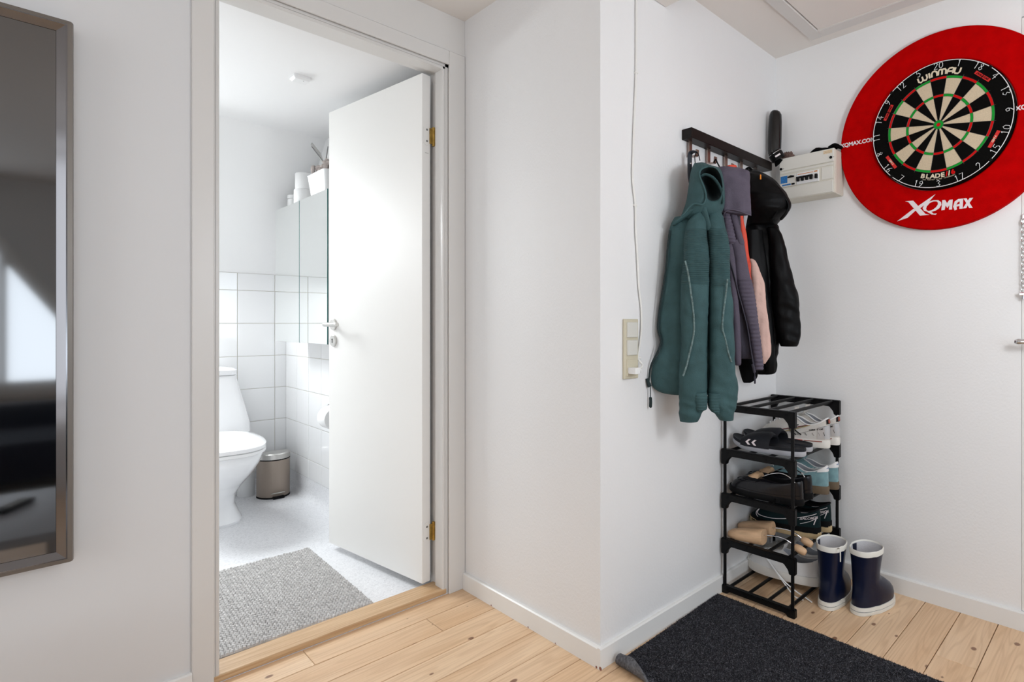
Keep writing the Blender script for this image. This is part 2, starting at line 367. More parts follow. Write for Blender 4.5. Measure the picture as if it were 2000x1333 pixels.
def mat_pane():
    m, nt, p = new_mat('clear window glass'); nt.nodes.remove(p); out = nt.nodes['Material Output']
    t = N(nt, 'ShaderNodeBsdfTransparent'); t.inputs[0].default_value = (.96, .98, .98, 1); g_ = N(nt, 'ShaderNodeBsdfGlossy'); g_.inputs['Roughness'].default_value = .02; mx = N(nt, 'ShaderNodeMixShader'); mx.inputs[0].default_value = .05
    nt.links.new(t.outputs[0], mx.inputs[1]); nt.links.new(g_.outputs[0], mx.inputs[2]); nt.links.new(mx.outputs[0], out.inputs[0]); return m
M['pane'] = mat_pane(); obj('pane', slope_box(-.02, .59, .14, .65, .03, .034), 'pane', wn, 0)
# wall A (doorway wall) - pieces either side of and above the opening, one mesh
mb = MB(); WT = 2.025
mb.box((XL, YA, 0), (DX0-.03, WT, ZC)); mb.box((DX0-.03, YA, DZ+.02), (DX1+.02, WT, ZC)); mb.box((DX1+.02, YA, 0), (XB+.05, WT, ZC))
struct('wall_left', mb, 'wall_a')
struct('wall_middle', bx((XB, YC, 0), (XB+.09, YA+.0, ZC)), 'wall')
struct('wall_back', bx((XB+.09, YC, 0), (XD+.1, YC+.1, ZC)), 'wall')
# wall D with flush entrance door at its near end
struct('wall_right', bx((XD, .288, 0), (XD+.1, YC+.1, ZC)), 'wall_d_lit')
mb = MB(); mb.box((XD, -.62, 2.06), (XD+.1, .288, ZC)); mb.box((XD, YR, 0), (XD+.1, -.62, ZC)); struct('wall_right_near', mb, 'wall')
# rear and side walls of the room behind the camera, with window openings
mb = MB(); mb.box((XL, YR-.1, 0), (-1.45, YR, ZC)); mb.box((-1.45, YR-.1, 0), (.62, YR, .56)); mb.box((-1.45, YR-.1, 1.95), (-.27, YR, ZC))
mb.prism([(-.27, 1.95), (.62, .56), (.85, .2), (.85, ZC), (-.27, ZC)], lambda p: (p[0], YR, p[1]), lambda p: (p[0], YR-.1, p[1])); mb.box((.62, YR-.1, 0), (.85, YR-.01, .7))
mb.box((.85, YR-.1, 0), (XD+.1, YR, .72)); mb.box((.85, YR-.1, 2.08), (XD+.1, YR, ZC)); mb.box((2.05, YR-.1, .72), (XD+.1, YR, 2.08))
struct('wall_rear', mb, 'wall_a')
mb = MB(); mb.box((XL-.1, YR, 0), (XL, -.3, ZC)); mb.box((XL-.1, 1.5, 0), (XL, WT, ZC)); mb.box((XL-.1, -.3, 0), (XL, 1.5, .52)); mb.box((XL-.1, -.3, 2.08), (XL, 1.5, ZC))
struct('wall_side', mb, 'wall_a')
def window_frame(name, label, bars):
    o = thing(name, label, 'window'); del o['category']; o['kind'] = 'structure'
    for a, b in bars: obj('frame_bar', bx(a, b, .004), 'trim', o)
    return o
window_frame('window_2', 'white framed window behind the camera mirrored in the screen',
    [((-1.45, YR-.01, .44), (1.2, YR+.10, .56)), ((-1.45, YR-.01, 1.89), (-.27, YR+.05, 1.95)), ((-1.45, YR-.01, .56), (-1.39, YR+.05, 1.89)), ((-.09, YR, .56), (-.035, YR+.04, 1.62)), ((-.78, YR, .56), (-.72, YR+.04, 1.89))])
mb = MB(); sq = [(-.33, 1.95), (.58, .56), (.70, .56), (-.21, 1.95)]
mb.prism(sq, lambda p: (p[0], YR-.01, p[1]), lambda p: (p[0], YR+.07, p[1])); obj('frame_bar', mb, 'trim', bpy.data.objects['window_2'])
window_frame('added_window', 'white framed window added at right of the rear wall for light', [((.85, YR-.01, .66), (2.05, YR+.05, .72)), ((.85, YR-.01, 2.08), (2.05, YR+.05, 2.13)), ((.85, YR-.01, .72), (.9, YR+.05, 2.08)), ((2.0, YR-.01, .72), (2.05, YR+.05, 2.08)), ((1.42, YR, .72), (1.47, YR+.04, 2.08))])  # unseen window added so the right part of the hall gets more light
window_frame('window_3', 'white framed window in the side wall left of the camera',
    [((XL-.01, -.3, .52), (XL+.05, 1.5, .58)), ((XL-.01, -.3, 2.02), (XL+.05, 1.5, 2.08)), ((XL-.01, -.3, .58), (XL+.05, -.24, 2.02)), ((XL-.01, 1.44, .58), (XL+.05, 1.5, 2.02)), ((XL, .57, .58), (XL+.04, .63, 2.02))])
# bathroom walls: grout bed + tiles
TP = .2015
def tile_mesh(w_, h_):
    key = ('t', round(w_, 4), round(h_, 4))
    if key not in plank_cache:
        b = .0016; mb = MB(); R = []
        for i, (e, z) in enumerate(((0, 0), (0, .0018), (b, .0026))): R.append([(e, e, z), (w_-e, e, z), (w_-e, h_-e, z), (e, h_-e, z)])
        plank_cache[key] = mesh_of('tile', mb.rings(R), 'tile', 0)
    return plank_cache[key]
XBR, YBB = 1.19, 4.0
bb = struct('wall_bath_back', bx((-.62, YBB, 0), (XBR+.1, YBB+.1, 1.36)), 'grout')
br = struct('wall_bath_right', bx((XBR, 2.02, 0), (XBR+.1, YBB, 1.336)), 'grout')
g = .0028
zrows = [(.112, .223)]+[(.223+TP*i, .223+TP*(i+1)) for i in range(5)]+[(.223+TP*5, 1.336)]
for z0, z1 in zrows:
    xs = [XBR-.0]+[1.125-.2012*i for i in range(10)]
    for x1, x0 in zip(xs[:-1], xs[1:]):
        o = link('tile', tile_mesh(x1-x0-g, z1-z0-g), bb); o.matrix_local = Matrix.Translation((x0+g/2, YBB-.0005, z0+g/2)) @ MC
    yy = YBB-.003
    while yy > 2.1:
        y0 = max(yy-TP, 2.03)
        o = link('tile', tile_mesh(yy-y0-g, z1-z0-g), br); o.matrix_local = Matrix.Translation((XBR-.0005, yy-g/2, z0+g/2)) @ MD
        yy -= TP
mb = MB(); mb.box((XBR, 2.02, 1.336), (XBR+.1, YBB, 2.06)); struct('wall_bath_upper', mb, 'bath_wall')
struct('wall_bath_left', bx((-.72, 2.02, 0), (-.62, YBB+.1, 2.06)), 'bath_wall')
# vinyl cove at the foot of the bathroom walls
mb = MB(); pr = [(0, 0), (.03, 0), (.012, .012), (.004, .035), (.003, .112), (0, .112)]
mb.prism(pr, lambda p: (XBR-p[0], 2.03, p[1]), lambda p: (XBR-p[0], YBB, p[1]))
mb.prism(pr, lambda p: (-.6, YBB-p[0], p[1]), lambda p: (XBR, YBB-p[0], p[1]))
struct('baseboard_bathroom', mb, 'vinyl', smooth=60)
# skirting boards
def skirting(name, p0, p1, nrm, h=.063, t=.0125):
    mb = MB(); pr = [(0, 0), (t, 0), (t, h-.004), (t-.004, h), (0, h)]; n_ = V((*nrm, 0))
    mb.prism(pr, lambda p: V((*p0, p[1]))+n_*p[0], lambda p: V((*p1, p[1]))+n_*p[0]); return struct(name, mb, 'base', smooth=20)
skirting('baseboard_middle', (XB, YC), (XB, YA-.0095), (-1, 0))
skirting('baseboard_back', (XB-.0125, YC), (XD, YC), (0, -1))
skirting('baseboard_right', (XD, YC), (XD, -.4), (-1, 0))
skirting('baseboard_left', (XL, YA), (.336, YA), (0, -1))
mb = MB()
for p, r in (((XB-.0126, YC-.0128, .006), .006), ((XB-.0127, YC+.004, .004), .004), ((XB-.0127, YA-.2, .003), .003), ((XB-.0127, YC+.19, .003), .0025), ((XB-.0127, YC+.33, .003), .003)):
    mb.lathe([(r*.6, -.0008), (r, 0), (r*.5, .0008)], p, 7, 'x')
chip = obj('paint_chip', mb, 'chip', bpy.data.objects['baseboard_middle'])
# ceiling beam and hatch
struct('trim_1', bx((1.255, YR, 2.105), (1.512, YC, ZC), .003), 'ceiling')
mb = MB(); HX, HYh = 2.182, .937
for a, b in (((HX-.62, HYh, ZC-.012), (HX+.055, HYh+.05, ZC)), ((HX, -.02, ZC-.012), (HX+.055, HYh, ZC)), ((HX-.62, -.07, ZC-.012), (HX+.055, -.02, ZC)), ((HX-.67, -.07, ZC-.012), (HX-.62, HYh+.05, ZC))): mb.box(a, b, .002)
struct('trim_2', mb, 'trim')
mb = MB(); mb.box((HX-.615, -.015, ZC-.008), (HX-.004, HYh-.004, ZC+.002), .001); mb.box((HX-.0035, -.015, ZC-.009), (HX, HYh, ZC-.004)); h_ = struct('trim_3', mb, 'ceiling')
# door lining, stops, casing, threshold
mb = MB()
mb.box((DX1, 1.93, 0), (DX1+.02, WT+.012, DZ+.02)); mb.box((DX1-.011, 1.93, 0), (DX1, 1.985, DZ), .002)
mb.box((DX0-.03, 1.93, 0), (DX0-.006, WT+.012, DZ+.02)); mb.box((DX0-.006, 1.93, 0), (DX0+.004, 1.985, DZ), .002)
mb.box((DX0-.03, 1.93, DZ), (DX1+.02, WT+.012, DZ+.02)); mb.box((DX0, 1.93, DZ-.011), (DX1, 1.985, DZ), .002)
struct('trim_4', mb, 'trim')
mb = MB(); yc0 = YA-.009
mb.box((.336, yc0, 0), (DX0-.011, YA, DZ+.06), .002); mb.box((1.127, yc0, 0), (XB-.001, YA, DZ+.06), .002); mb.box((DX0-.011, yc0, DZ+.008), (1.127, YA, DZ+.06), .002)
struct('trim_5', mb, 'trim')
struct('trim_6', bx((.374, yc0+.004, DZ+.061), (XB, YA, ZC), .001), 'trim')
struct('trim_7', bx((DX0-.012, 1.928, .0), (DX1+.006, 2.022, .021), .003), 'oak')

# ================================================================== BATHROOM DOOR LEAF
hx, hy = 1.104, 2.012
fe = V((.979, 2.70)); du = (fe-V((1.066, 2.010))).normalized(); ang = atan2(du.y, du.x)
dr = thing('door', 'white flush door standing open into the bathroom', 'door', (1.066, 2.010, 0), (0, 0, ang), world=False)
DL = .697; DT = .037
obj('door_leaf', bx((0, -DT, .03), (DL, 0, 1.99), .0015), 'door', dr)
def rosette(z, key):
    mb = MB(); mb.lathe([(.0, 0), (.026, 0), (.026, .006), (.023, .009), (.0, .009)], (DL-.045, 0, z), 28, 'y', caps=False)
    o = obj('keyhole_rose' if key else 'handle_rose', mb, 'steel', dr)
    if key:
        mb = MB(); mb.box((DL-.045-.0022, .0088, z-.010), (DL-.045+.0022, .0098, z+.006)); mb.lathe([(.0, .0088), (.0042, .0088), (.0042, .0098), (.0, .0098)], (DL-.045, 0, z+.006), 12, 'y', caps=False); obj('keyhole', mb, 'black_rubber', o)
rosette(1.024, False); rosette(.951, True)
mb = MB(); hz = 1.024
mb.tube(spline([(DL-.045, .006, hz), (DL-.045, .034, hz), (DL-.05, .045, hz), (DL-.065, .05, hz), (DL-.10, .05, hz), (DL-.165, .05, hz)], 5), .0093, 12)
obj('lever_handle', mb, 'steel', dr)
mb = MB(); mb.lathe([(.0, -DT-.009), (.026, -DT-.009), (.026, -DT), (0, -DT)], (DL-.045, 0, 1.024), 24, 'y', caps=False); mb.tube(spline([(DL-.045, -DT, hz), (DL-.045, -DT-.04, hz), (DL-.06, -DT-.05, hz), (DL-.17, -DT-.05, hz)], 5), .0093, 12)
obj('lever_handle', mb, 'steel', dr)
for hz in (1.755, .222):
    mb = MB(); n = 16; pl = []
    for j in range(n+1): a = pi*j/n; pl.append((.0165*cos(a), .022+.0165*sin(a)))
    for j in range(n+1): a = pi+pi*j/n; pl.append((.0165*cos(a), -.022+.0165*sin(a)))
    mb.prism(pl, lambda p: (-.0005, -.02+p[0], hz+p[1]), lambda p: (-.0022, -.02+p[0], hz+p[1]))
    h = obj('hinge_plate', mb, 'door', dr)
    for dz in (.022, -.022):
        mb = MB(); mb.lathe([(0, -.0018), (.0042, -.0018), (.0042, -.003), (.0, -.003)], (0, -.02, hz+dz), 12, 'x', caps=False); obj('screw', mb, 'screw', h)
    mb = MB(); c = V((-.006, -DT-.010, hz))
    for a, b in ((-.036, -.012), (-.011, .022), (.023, .036)): mb.lathe([(0, a), (.0062, a), (.0062, b), (0, b)], c, 14, caps=False)
    mb.box((-.009, -DT-.004, hz-.03), (-.004, -.03, hz+.03)); mb.box((-.012, -DT-.030, hz-.032), (-.007, -DT-.006, hz+.034), .001)
    obj('hinge', mb, 'brass', dr)
mb = text_mb('----', .012, .0002); T = Matrix(((0, 0, -1, -.0006), (-1, 0, 0, -.02), (0, 1, 0, 1.688), (0, 0, 0, 1))); mb.xf(T); obj('stamp', mb, 'black_rubber', dr)

# entrance door, flush in the right wall (only its edge, chain and lever are in view)
d2 = bx((XD-.0008, -.61, .065), (XD+.045, .2874, 2.055), .0006)
o = struct('door_2', d2, 'door')
mb = MB()
def chain_link(c, ax, r1=.0085, r2=.005, t=.0018):
    pts = []
    for j in range(17):
        a = 2*pi*j/16; pts.append(V(c)+V(ax)*(r2*cos(a))+V((0, 0, 1))*(r1*sin(a)))
    mb.tube(pts, t, 6, False)
ch = thing('door_chain', 'steel security chain hanging on the entrance door', 'chain', (XD-.02, .28, 1.38))
mb = MB(); mb.box((XD-.012, .262, 1.36), (XD, .286, 1.395), .002); obj('anchor_plate', mb, 'chrome', ch)
for i in range(17):
    mb = MB(); chain_link((XD-.016, .2805, 1.368-i*.0142), (1, 0, 0) if i % 2 else (.3, 1, 0), .0095, .0055); obj('chain_link', mb, 'chrome', ch)
mb = MB(); mb.box((XD-.024, .272, 1.122), (XD-.006, .292, 1.132), .002); mb.lathe([(0, 0), (.006, 0), (.006, -.012), (0, -.012)], (XD-.016, .281, 1.122), 12, caps=False); obj('chain_bolt', mb, 'chrome', ch)
lv = thing('lever_handle', 'chrome lever handle on the entrance door at right edge', 'handle', (XD, .2, .969))
mb = MB(); mb.lathe([(0, 0), (.024, 0), (.024, -.008), (0, -.008)], (XD, .19, .969), 24, 'x', caps=False); obj('rose', mb, 'chrome', lv)
mb = MB(); mb.tube(spline([(XD, .19, .969), (XD-.045, .19, .969), (XD-.055, .2, .969), (XD-.056, .23, .969), (XD-.055, .30, .969)], 5), [.009]*19+[.011, .006], 12); obj('lever', mb, 'chrome', lv)

# ================================================================== SCREEN ON THE LEFT WALL
sy = 1.868; k_ = sy/1.918
sx1 = .1*k_+.001; sx0 = sx1-.78; z0, z1 = HC+(.443-HC)*k_, HC+(1.772-HC)*k_
tv = thing('wall_screen', 'large dark reflective screen in a chrome frame on the left wall', 'screen', ((sx0+sx1)/2, YA, (z0+z1)/2))
def frame_loop(e, yv, r=.0):
    x0_, x1_, a, b = sx0+e, sx1-e, z0+e, z1-e
    if r <= 0: return [(x0_, yv, a), (x1_, yv, a), (x1_, yv, b), (x0_, yv, b)]
    P_ = []
    for cx_, cz_, st in ((x1_-r, a+r, -90), (x1_-r, b-r, 0), (x0_+r, b-r, 90), (x0_+r, a+r, 180)):
        for j in range(5): t = radians(st+90*j/4); P_.append((cx_+r*cos(t), yv, cz_+r*sin(t)))
    return P_
mb = MB(); mb.rings([frame_loop(0, YA, .006), frame_loop(0, sy+.006, .006), frame_loop(.002, sy, .006), frame_loop(.011, sy-.001, .004)], True, False); obj('outer_rim', mb, 'frame_edge', tv, 25)
mb = MB(); mb.rings([frame_loop(.011, sy-.002), frame_loop(.0135, sy-.002), frame_loop(.0295, sy+.008), frame_loop(.031, sy+.018)], False, False); obj('bevel_frame', mb, 'frame_chrome', tv, 5)
obj('glass_panel', bx((sx0+.03, sy+.0095, z0+.03), (sx1-.03, sy+.014, z1-.03)), 'screen', tv)
# the furniture behind the camera that the screen mirrors
sf = thing('sofa', 'dark navy sofa behind the camera mirrored in the screen', 'sofa', (.1, -2.1, 0))
obj('backrest', bx((-1.1, -2.05, .1), (1.1, -1.83, .48), .05), 'sofa', sf); obj('seat', bx((-1.1, -1.83, .08), (1.1, -1.05, .33), .05), 'sofa', sf)
for x in (-1.25, 1.1): obj('armrest', bx((x, -2.05, .1), (x+.15, -1.05, .45), .04), 'sofa', sf)
for x in (-1.1, 1.0):
    for y_ in (-2.0, -1.15): obj('leg', bx((x, y_, 0), (x+.05, y_+.05, .09)), 'black_wood', sf)
tb = thing('coffee_table', 'low white table below the frame mirrored in the screen', 'table', (-.3, .85, 0))
obj('table_top', bx((-.9, .5, .33), (.16, 1.2, .36), .005), 'table_white', tb)
for x in (-.87, .09):
    for y_ in (.53, 1.13): obj('leg', bx((x, y_, 0), (x+.04, y_+.04, .33)), 'table_white', tb)
rm = thing('remote_control', 'dark remote control lying on the low white table', 'remote', (.0, .78, .361), (0, 0, .5), world=False)
rb = obj('body', bx((-.022, -.08, 0), (.022, .08, .018), .005), 'black_plastic', rm)
for i in range(6):
    for j in range(3): obj('button', bx((-.015+j*.011, -.06+i*.018, .018), (-.008+j*.011, -.052+i*.018, .02)), 'switch', rb)

# globe lamp added behind the camera to brighten the hall walls
M['fill_lamp_glow'], _nt, _p = new_mat('fill lamp glow'); _p.inputs['Base Color'].default_value = (.9, .88, .84, 1); _p.inputs['Emission Color'].default_value = (.91, .95, 1, 1); _p.inputs['Emission Strength'].default_value = 30
lp_ = thing('added_fill_lamp', 'globe lamp added behind the camera to brighten the hall', 'lamp', (1.25, -.35, 0))
mb = MB(); mb.lathe([(0, 0), (.14, 0), (.14, .012), (.02, .02), (0, .02)], (1.25, -.35, 0), 32, caps=False); obj('base', mb, 'black_plastic', lp_)
mb = MB(); mb.tube([(1.25, -.35, .02), (1.25, -.35, 1.26)], .01, 12); obj('pole', mb, 'black_plastic', lp_)
mb = MB(); mb.lathe([(.002, -.15)]+[(.15*sin(pi*i/16), -.15*cos(pi*i/16)) for i in range(1, 16)]+[(.002, .15)], (1.25, -.35, 1.40), 28); obj('globe', mb, 'fill_lamp_glow', lp_, 60)

# ================================================================== BATHROOM THINGS
def egg(cx_, cy_, hw, yf, yb, n=32, sq=2.3, fr=1.0):
    # plan outline: half width hw, front (towards -Y) at yf, back at yb
    P_ = []
    for j in range(n):
        a = 2*pi*j/n; c_, s_ = cos(a), sin(a)
        e = 2/sq; x = math.copysign(abs(c_)**e, c_)*hw
        yy = math.copysign(abs(s_)**(2/sq if s_ > 0 else 2/2.0), s_)
        P_.append((cx_+x*(1 if s_ > 0 else fr+(1-fr)*(1-abs(s_))), cy_+(yy*(yb-cy_) if s_ > 0 else yy*(cy_-yf))))
    return P_
def stack(levels, n=32):
    return [[(x, y_, z) for x, y_ in egg(cx_, cy_, hw, yf, yb, n, sq)] for (z, cx_, cy_, hw, yf, yb, sq) in levels]
tx = .700
to = thing('toilet', 'white porcelain toilet with closed lid beside the bathroom bin', 'toilet', (tx, 3.6, 0))
mb = MB(); mb.rings(stack([(0, tx, 3.52, .125, 3.365, 3.80, 2.6), (.015, tx, 3.52, .127, 3.36, 3.80, 2.6), (.04, tx, 3.54, .118, 3.39, 3.80, 2.6), (.09, tx, 3.55, .102, 3.41, 3.80, 2.6), (.15, tx, 3.52, .100, 3.38, 3.80, 2.6), (.21, tx, 3.45, .118, 3.30, 3.80, 2.4), (.28, tx, 3.40, .148, 3.19, 3.80, 2.4), (.34, tx, 3.38, .168, 3.12, 3.80, 2.5), (.385, tx, 3.37, .176, 3.095, 3.80, 2.6), (.396, tx, 3.37, .174, 3.10, 3.80, 2.6)], 40), True, True)
obj('bowl', mb, 'ceramic', to, 60)
mb = MB(); mb.rings(stack([(.398, tx, 3.38, .182, 3.075, 3.66, 2.9), (.401, tx, 3.38, .186, 3.07, 3.665, 2.9), (.413, tx, 3.38, .186, 3.07, 3.665, 2.9), (.416, tx, 3.38, .183, 3.074, 3.66, 2.9)], 40)); obj('seat', mb, 'white_plastic', to, 40)
mb = MB(); mb.rings(stack([(.4175, tx, 3.38, .183, 3.072, 3.66, 2.9), (.420, tx, 3.38, .187, 3.067, 3.665, 2.9), (.436, tx, 3.38, .187, 3.067, 3.665, 2.9), (.443, tx, 3.38, .180, 3.078, 3.655, 2.9), (.447, tx, 3.38, .150, 3.12, 3.62, 2.9)], 40)); obj('lid', mb, 'ceramic', to, 40)
mb = MB(); R = []
for z, hw, yf in ((.396, .195, 3.70), (.42, .218, 3.665), (.47, .218, 3.675), (.56, .203, 3.70), (.66, .180, 3.72), (.735, .166, 3.735)):
    yb = 3.985; r = .045; ring = []
    for cx_, cy_, st in ((hw-r, yf+r, -90), (hw-.012, yb-.012, 0), (-hw+.012, yb-.012, 90), (-hw+r, yf+r, 180)):
        rr = r if cy_ < 3.9 else .012
        for j in range(7): t = radians(st+90*j/6); ring.append((tx+cx_+rr*cos(t), cy_+rr*sin(t), z))
    R.append(ring)
mb.rings(R); obj('cistern', mb, 'ceramic', to, 50)
mb = MB(); R = []
for z, e in ((.737, .0), (.742, .004), (.765, .003), (.776, -.012), (.781, -.05)):
    hw, yf, yb, r = .166+e, 3.735-e, 3.985, .045; ring = []
    for cx_, cy_, st in ((hw-r, yf+r, -90), (hw-.012, yb-.012, 0), (-hw+.012, yb-.012, 90), (-hw+r, yf+r, 180)):
        rr = r if cy_ < 3.9 else .012
        for j in range(7): t = radians(st+90*j/6); ring.append((tx+cx_+rr*cos(t), cy_+rr*sin(t), z))
    R.append(ring)
mb.rings(R); obj('cistern_lid', mb, 'ceramic', to, 50)
mb = MB(); mb.lathe([(0, .78), (.02, .78), (.019, .787), (0, .788)], (tx, 3.86, 0), 20, caps=False); obj('flush_button', mb, 'chrome', to)

tb = thing('toilet_brush_holder', 'plain white cylinder brush holder on the floor behind the toilet', 'brush holder', (.946, 3.905, 0))
mb = MB(); mb.lathe([(.0, 0), (.043, 0), (.045, .004), (.045, .235), (.043, .24), (.012, .243)], (.946, 3.905, 0), 28, caps=False); obj('cylinder', mb, 'white_plastic', tb)
mb = MB(); mb.tube([(.946, 3.905, .24), (.946, 3.905, .40)], .011, 10); obj('handle', mb, 'white_plastic', tb)

bc = V((1.060, 3.80, 0)); bn = thing('pedal_bin', 'taupe pedal bin with a steel lid in the bathroom corner', 'bin', bc)
def bin_ring(z, e=0, n=36):
    P_ = []
    hw = .086+e; fr = .098+e; bk = .022+e
    for j in range(n):
        a = 2*pi*j/n; c_, s_ = cos(a), sin(a)
        if s_ <= 0: P_.append((bc.x+hw*c_, bc.y+fr*s_, z))
        else: P_.append((bc.x+hw*math.copysign(abs(c_)**.55, c_), bc.y+bk*abs(s_)**.55, z))
    return P_
mb = MB(); mb.rings([bin_ring(.006, -.003), bin_ring(.010), bin_ring(.222)]); obj('body', mb, 'taupe', bn, 40)
mb = MB(); mb.rings([bin_ring(0, -.002), bin_ring(.0, .001), bin_ring(.009, .001), bin_ring(.009, -.003)]); obj('base_ring', mb, 'black_rubber', bn)
mb = MB(); mb.rings([bin_ring(.222, .001), bin_ring(.229, .001)]); obj('seal', mb, 'black_rubber', bn)
mb = MB(); mb.rings([bin_ring(.229, .002), bin_ring(.256, .001), bin_ring(.262, -.006), bin_ring(.264, -.03)]); obj('lid', mb, 'steel', bn, 30)
pd = MB(); pd.tube(spline([(bc.x-.032, bc.y-.092, .030), (bc.x-.026, bc.y-.108, .036), (bc.x, bc.y-.116, .037), (bc.x+.026, bc.y-.108, .036), (bc.x+.032, bc.y-.092, .030)], 5), .006, 8, flat=.5); obj('pedal', pd, 'steel', bn)
pd = MB(); pd.box((bc.x-.03, bc.y-.112, 0), (bc.x+.03, bc.y-.08, .014), .004); obj('pedal_base', pd, 'black_rubber', bn)

# mirror cabinet on the right bathroom wall
cx0, cy0, cy1, cz0, cz1 = 1.02, 2.834, 3.612, .932, 1.669
cb = thing('mirror_cabinet', 'two-door mirror cabinet hanging on the bathroom wall', 'cabinet', (1.1, 3.2, cz0))
obj('body', bx((cx0+.021, cy0, cz0), (XBR-.007, cy1, cz1), .001), 'white_plastic', cb)
for a_, b_ in ((cz1, cz1+.006), (cz0-.006, cz0)): obj('edge_profile', bx((cx0+.019, cy0-.001, a_), (XBR-.007, cy1+.001, b_)), 'steel', cb)
ys = 3.219
for a, b in ((cy0+.001, ys-.002), (ys+.002, cy1-.001)):
    dd = obj('mirror_door', bx((cx0+.004, a, cz0-.004), (cx0+.019, b, cz1+.004)), 'white_plastic', cb)
    obj('mirror_glass', bx((cx0, a+.003, cz0-.003), (cx0+.004, b-.0, cz1+.003)), 'mirror', dd)
    obj('glass_edge', bx((cx0-.0005, a, cz0-.004), (cx0+.0045, a+.003, cz1+.004)), 'mirror_edge', dd)
ctop = cz1+.006
bk = thing('storage_basket', 'white tapered basket of beige cloths on the mirror cabinet', 'basket', (1.10, 3.06, ctop))
def rrect(x0_, x1_, y0_, y1_, r, z, n=5):
    ring = []
    for cx_, cy_, st in ((x1_-r, y0_+r, -90), (x1_-r, y1_-r, 0), (x0_+r, y1_-r, 90), (x0_+r, y0_+r, 180)):
        for j in range(n): t = radians(st+90*j/(n-1)); ring.append((cx_+r*cos(t), cy_+r*sin(t), z))
    return ring
mb = MB(); bz = ctop
mb.rings([rrect(1.055, 1.145, 2.955, 3.165, .02, bz), rrect(1.045, 1.155, 2.945, 3.195, .025, bz+.118), rrect(1.043, 1.157, 2.943, 3.197, .025, bz+.122), rrect(1.048, 1.152, 2.948, 3.192, .022, bz+.122), rrect(1.058, 1.142, 2.96, 3.16, .02, bz+.01)]); obj('tub', mb, 'white_plastic', bk, 40)
rnd = random.Random(3)
for i in range(11):
    c = V((1.065+rnd.random()*.07, 2.97+i*.02, bz+.105+rnd.random()*.02)); mb = MB(); pts = []
    for j in range(7): t = j/6; pts.append(c+V((sin(t*5+i)*.018-.004, (rnd.random()-.5)*.02, sin(pi*t)*(.04+.03*rnd.random()) if i != 6 else sin(pi*t)*.11)))
    mb.tube(spline(pts, 3), .011, 7, flat=.5); 
    if i == 0: cl0 = obj('cloth', mb, 'beige_cloth', bk, 60)
    else: obj('cloth', mb, 'beige_cloth', bk, 60)
hs = thing('hair_straightener', 'pale grey hair straightener opened in a V in the basket', 'hair tool', (1.10, 3.06, bz+.09))
pv = aX(640, 322, 1.10)
for (px_, py_), mm in (((609, 282), 'bath_grey'), ((646, 281), 'white_plastic')):
    e_ = aX(px_, py_, 1.10); mb = MB(); mb.tube([pv-V((0, 0, .06)), pv+(e_-pv)*.5, e_], [.007, .011, .010], 10, flat=.55, up=(1, 0, 0)); ar = obj('arm', mb, mm, hs, 40)
    mb = MB(); mb.tube([pv+(e_-pv)*.1+V((-.011, 0, 0)), pv+(e_-pv)*.85+V((-.011, 0, 0))], .0025, 6); obj('plate', mb, 'screw', ar)
def roll(name, label, c, r, h, cat, m_='paper'):
    o = thing(name, label, cat, c); mb = MB(); mb.lathe([(.018, h), (r-.002, h), (r, h-.003), (r, .003), (r-.002, 0), (.018, 0)], c, 30); obj('paper_sheet', mb, m_, o, 40)
    mb = MB(); mb.lathe([(.0175, h+.0005), (.0195, h+.0005), (.0195, -.0), (.0175, -.0)], c, 20, caps=False); obj('cardboard_core', mb, 'beige_cloth', o); return o
roll('toilet_roll', 'lower of two stacked toilet rolls on the mirror cabinet', (1.095, 3.375, ctop), .052, .088, 'toilet roll')
roll('toilet_roll', 'upper of two stacked toilet rolls on the mirror cabinet', (1.098, 3.372, ctop+.089), .050, .088, 'toilet roll')
jr = thing('small_jar', 'small white jar behind the toilet rolls on the cabinet', 'jar', (1.085, 3.52, ctop))
mb = MB(); mb.lathe([(0, 0), (.028, 0), (.03, .004), (.03, .055), (.028, .058), (0, .058)], (1.085, 3.52, ctop), 24, caps=False); obj('jar_body', mb, 'white_plastic', jr)
mb = MB(); mb.lathe([(0, .059), (.031, .059), (.031, .078), (.028, .081), (0, .081)], (1.085, 3.52, ctop), 24, caps=False); obj('jar_lid', mb, 'white_plastic', jr)
# toilet paper holder on the right wall
th = thing('toilet_paper_holder', 'wall holder carrying a toilet roll beside the open door', 'paper holder', (XBR, 3.0, .55))
mb = MB(); mb.tube(spline([(XBR-.006, 3.10, .60), (1.12, 3.10, .60), (1.12, 3.10, .552), (1.12, 3.0, .55), (1.12, 2.93, .55)], 4), .006, 8); mb.lathe([(0, -.008), (.02, -.008), (.02, 0), (0, 0)], (XBR-.006, 3.10, .60), 18, 'x', caps=False); obj('arm', mb, 'chrome', th)
tr = thing('toilet_roll', 'toilet roll hanging on the bathroom wall holder', 'toilet roll', (1.115, 3.03, .545))
mb = MB(); mb.lathe([(.02, -.05), (.056, -.05), (.058, -.047), (.058, .047), (.056, .05), (.02, .05)], (1.115, 3.03, .545), 36, 'y'); obj('paper_sheet', mb, 'paper', tr, 40)
mb = MB(); mb.lathe([(.0195, -.051), (.0215, -.051), (.0215, .051), (.0195, .051)], (1.115, 3.03, .545), 20, 'y', caps=False); obj('cardboard_core', mb, 'beige_cloth', tr)
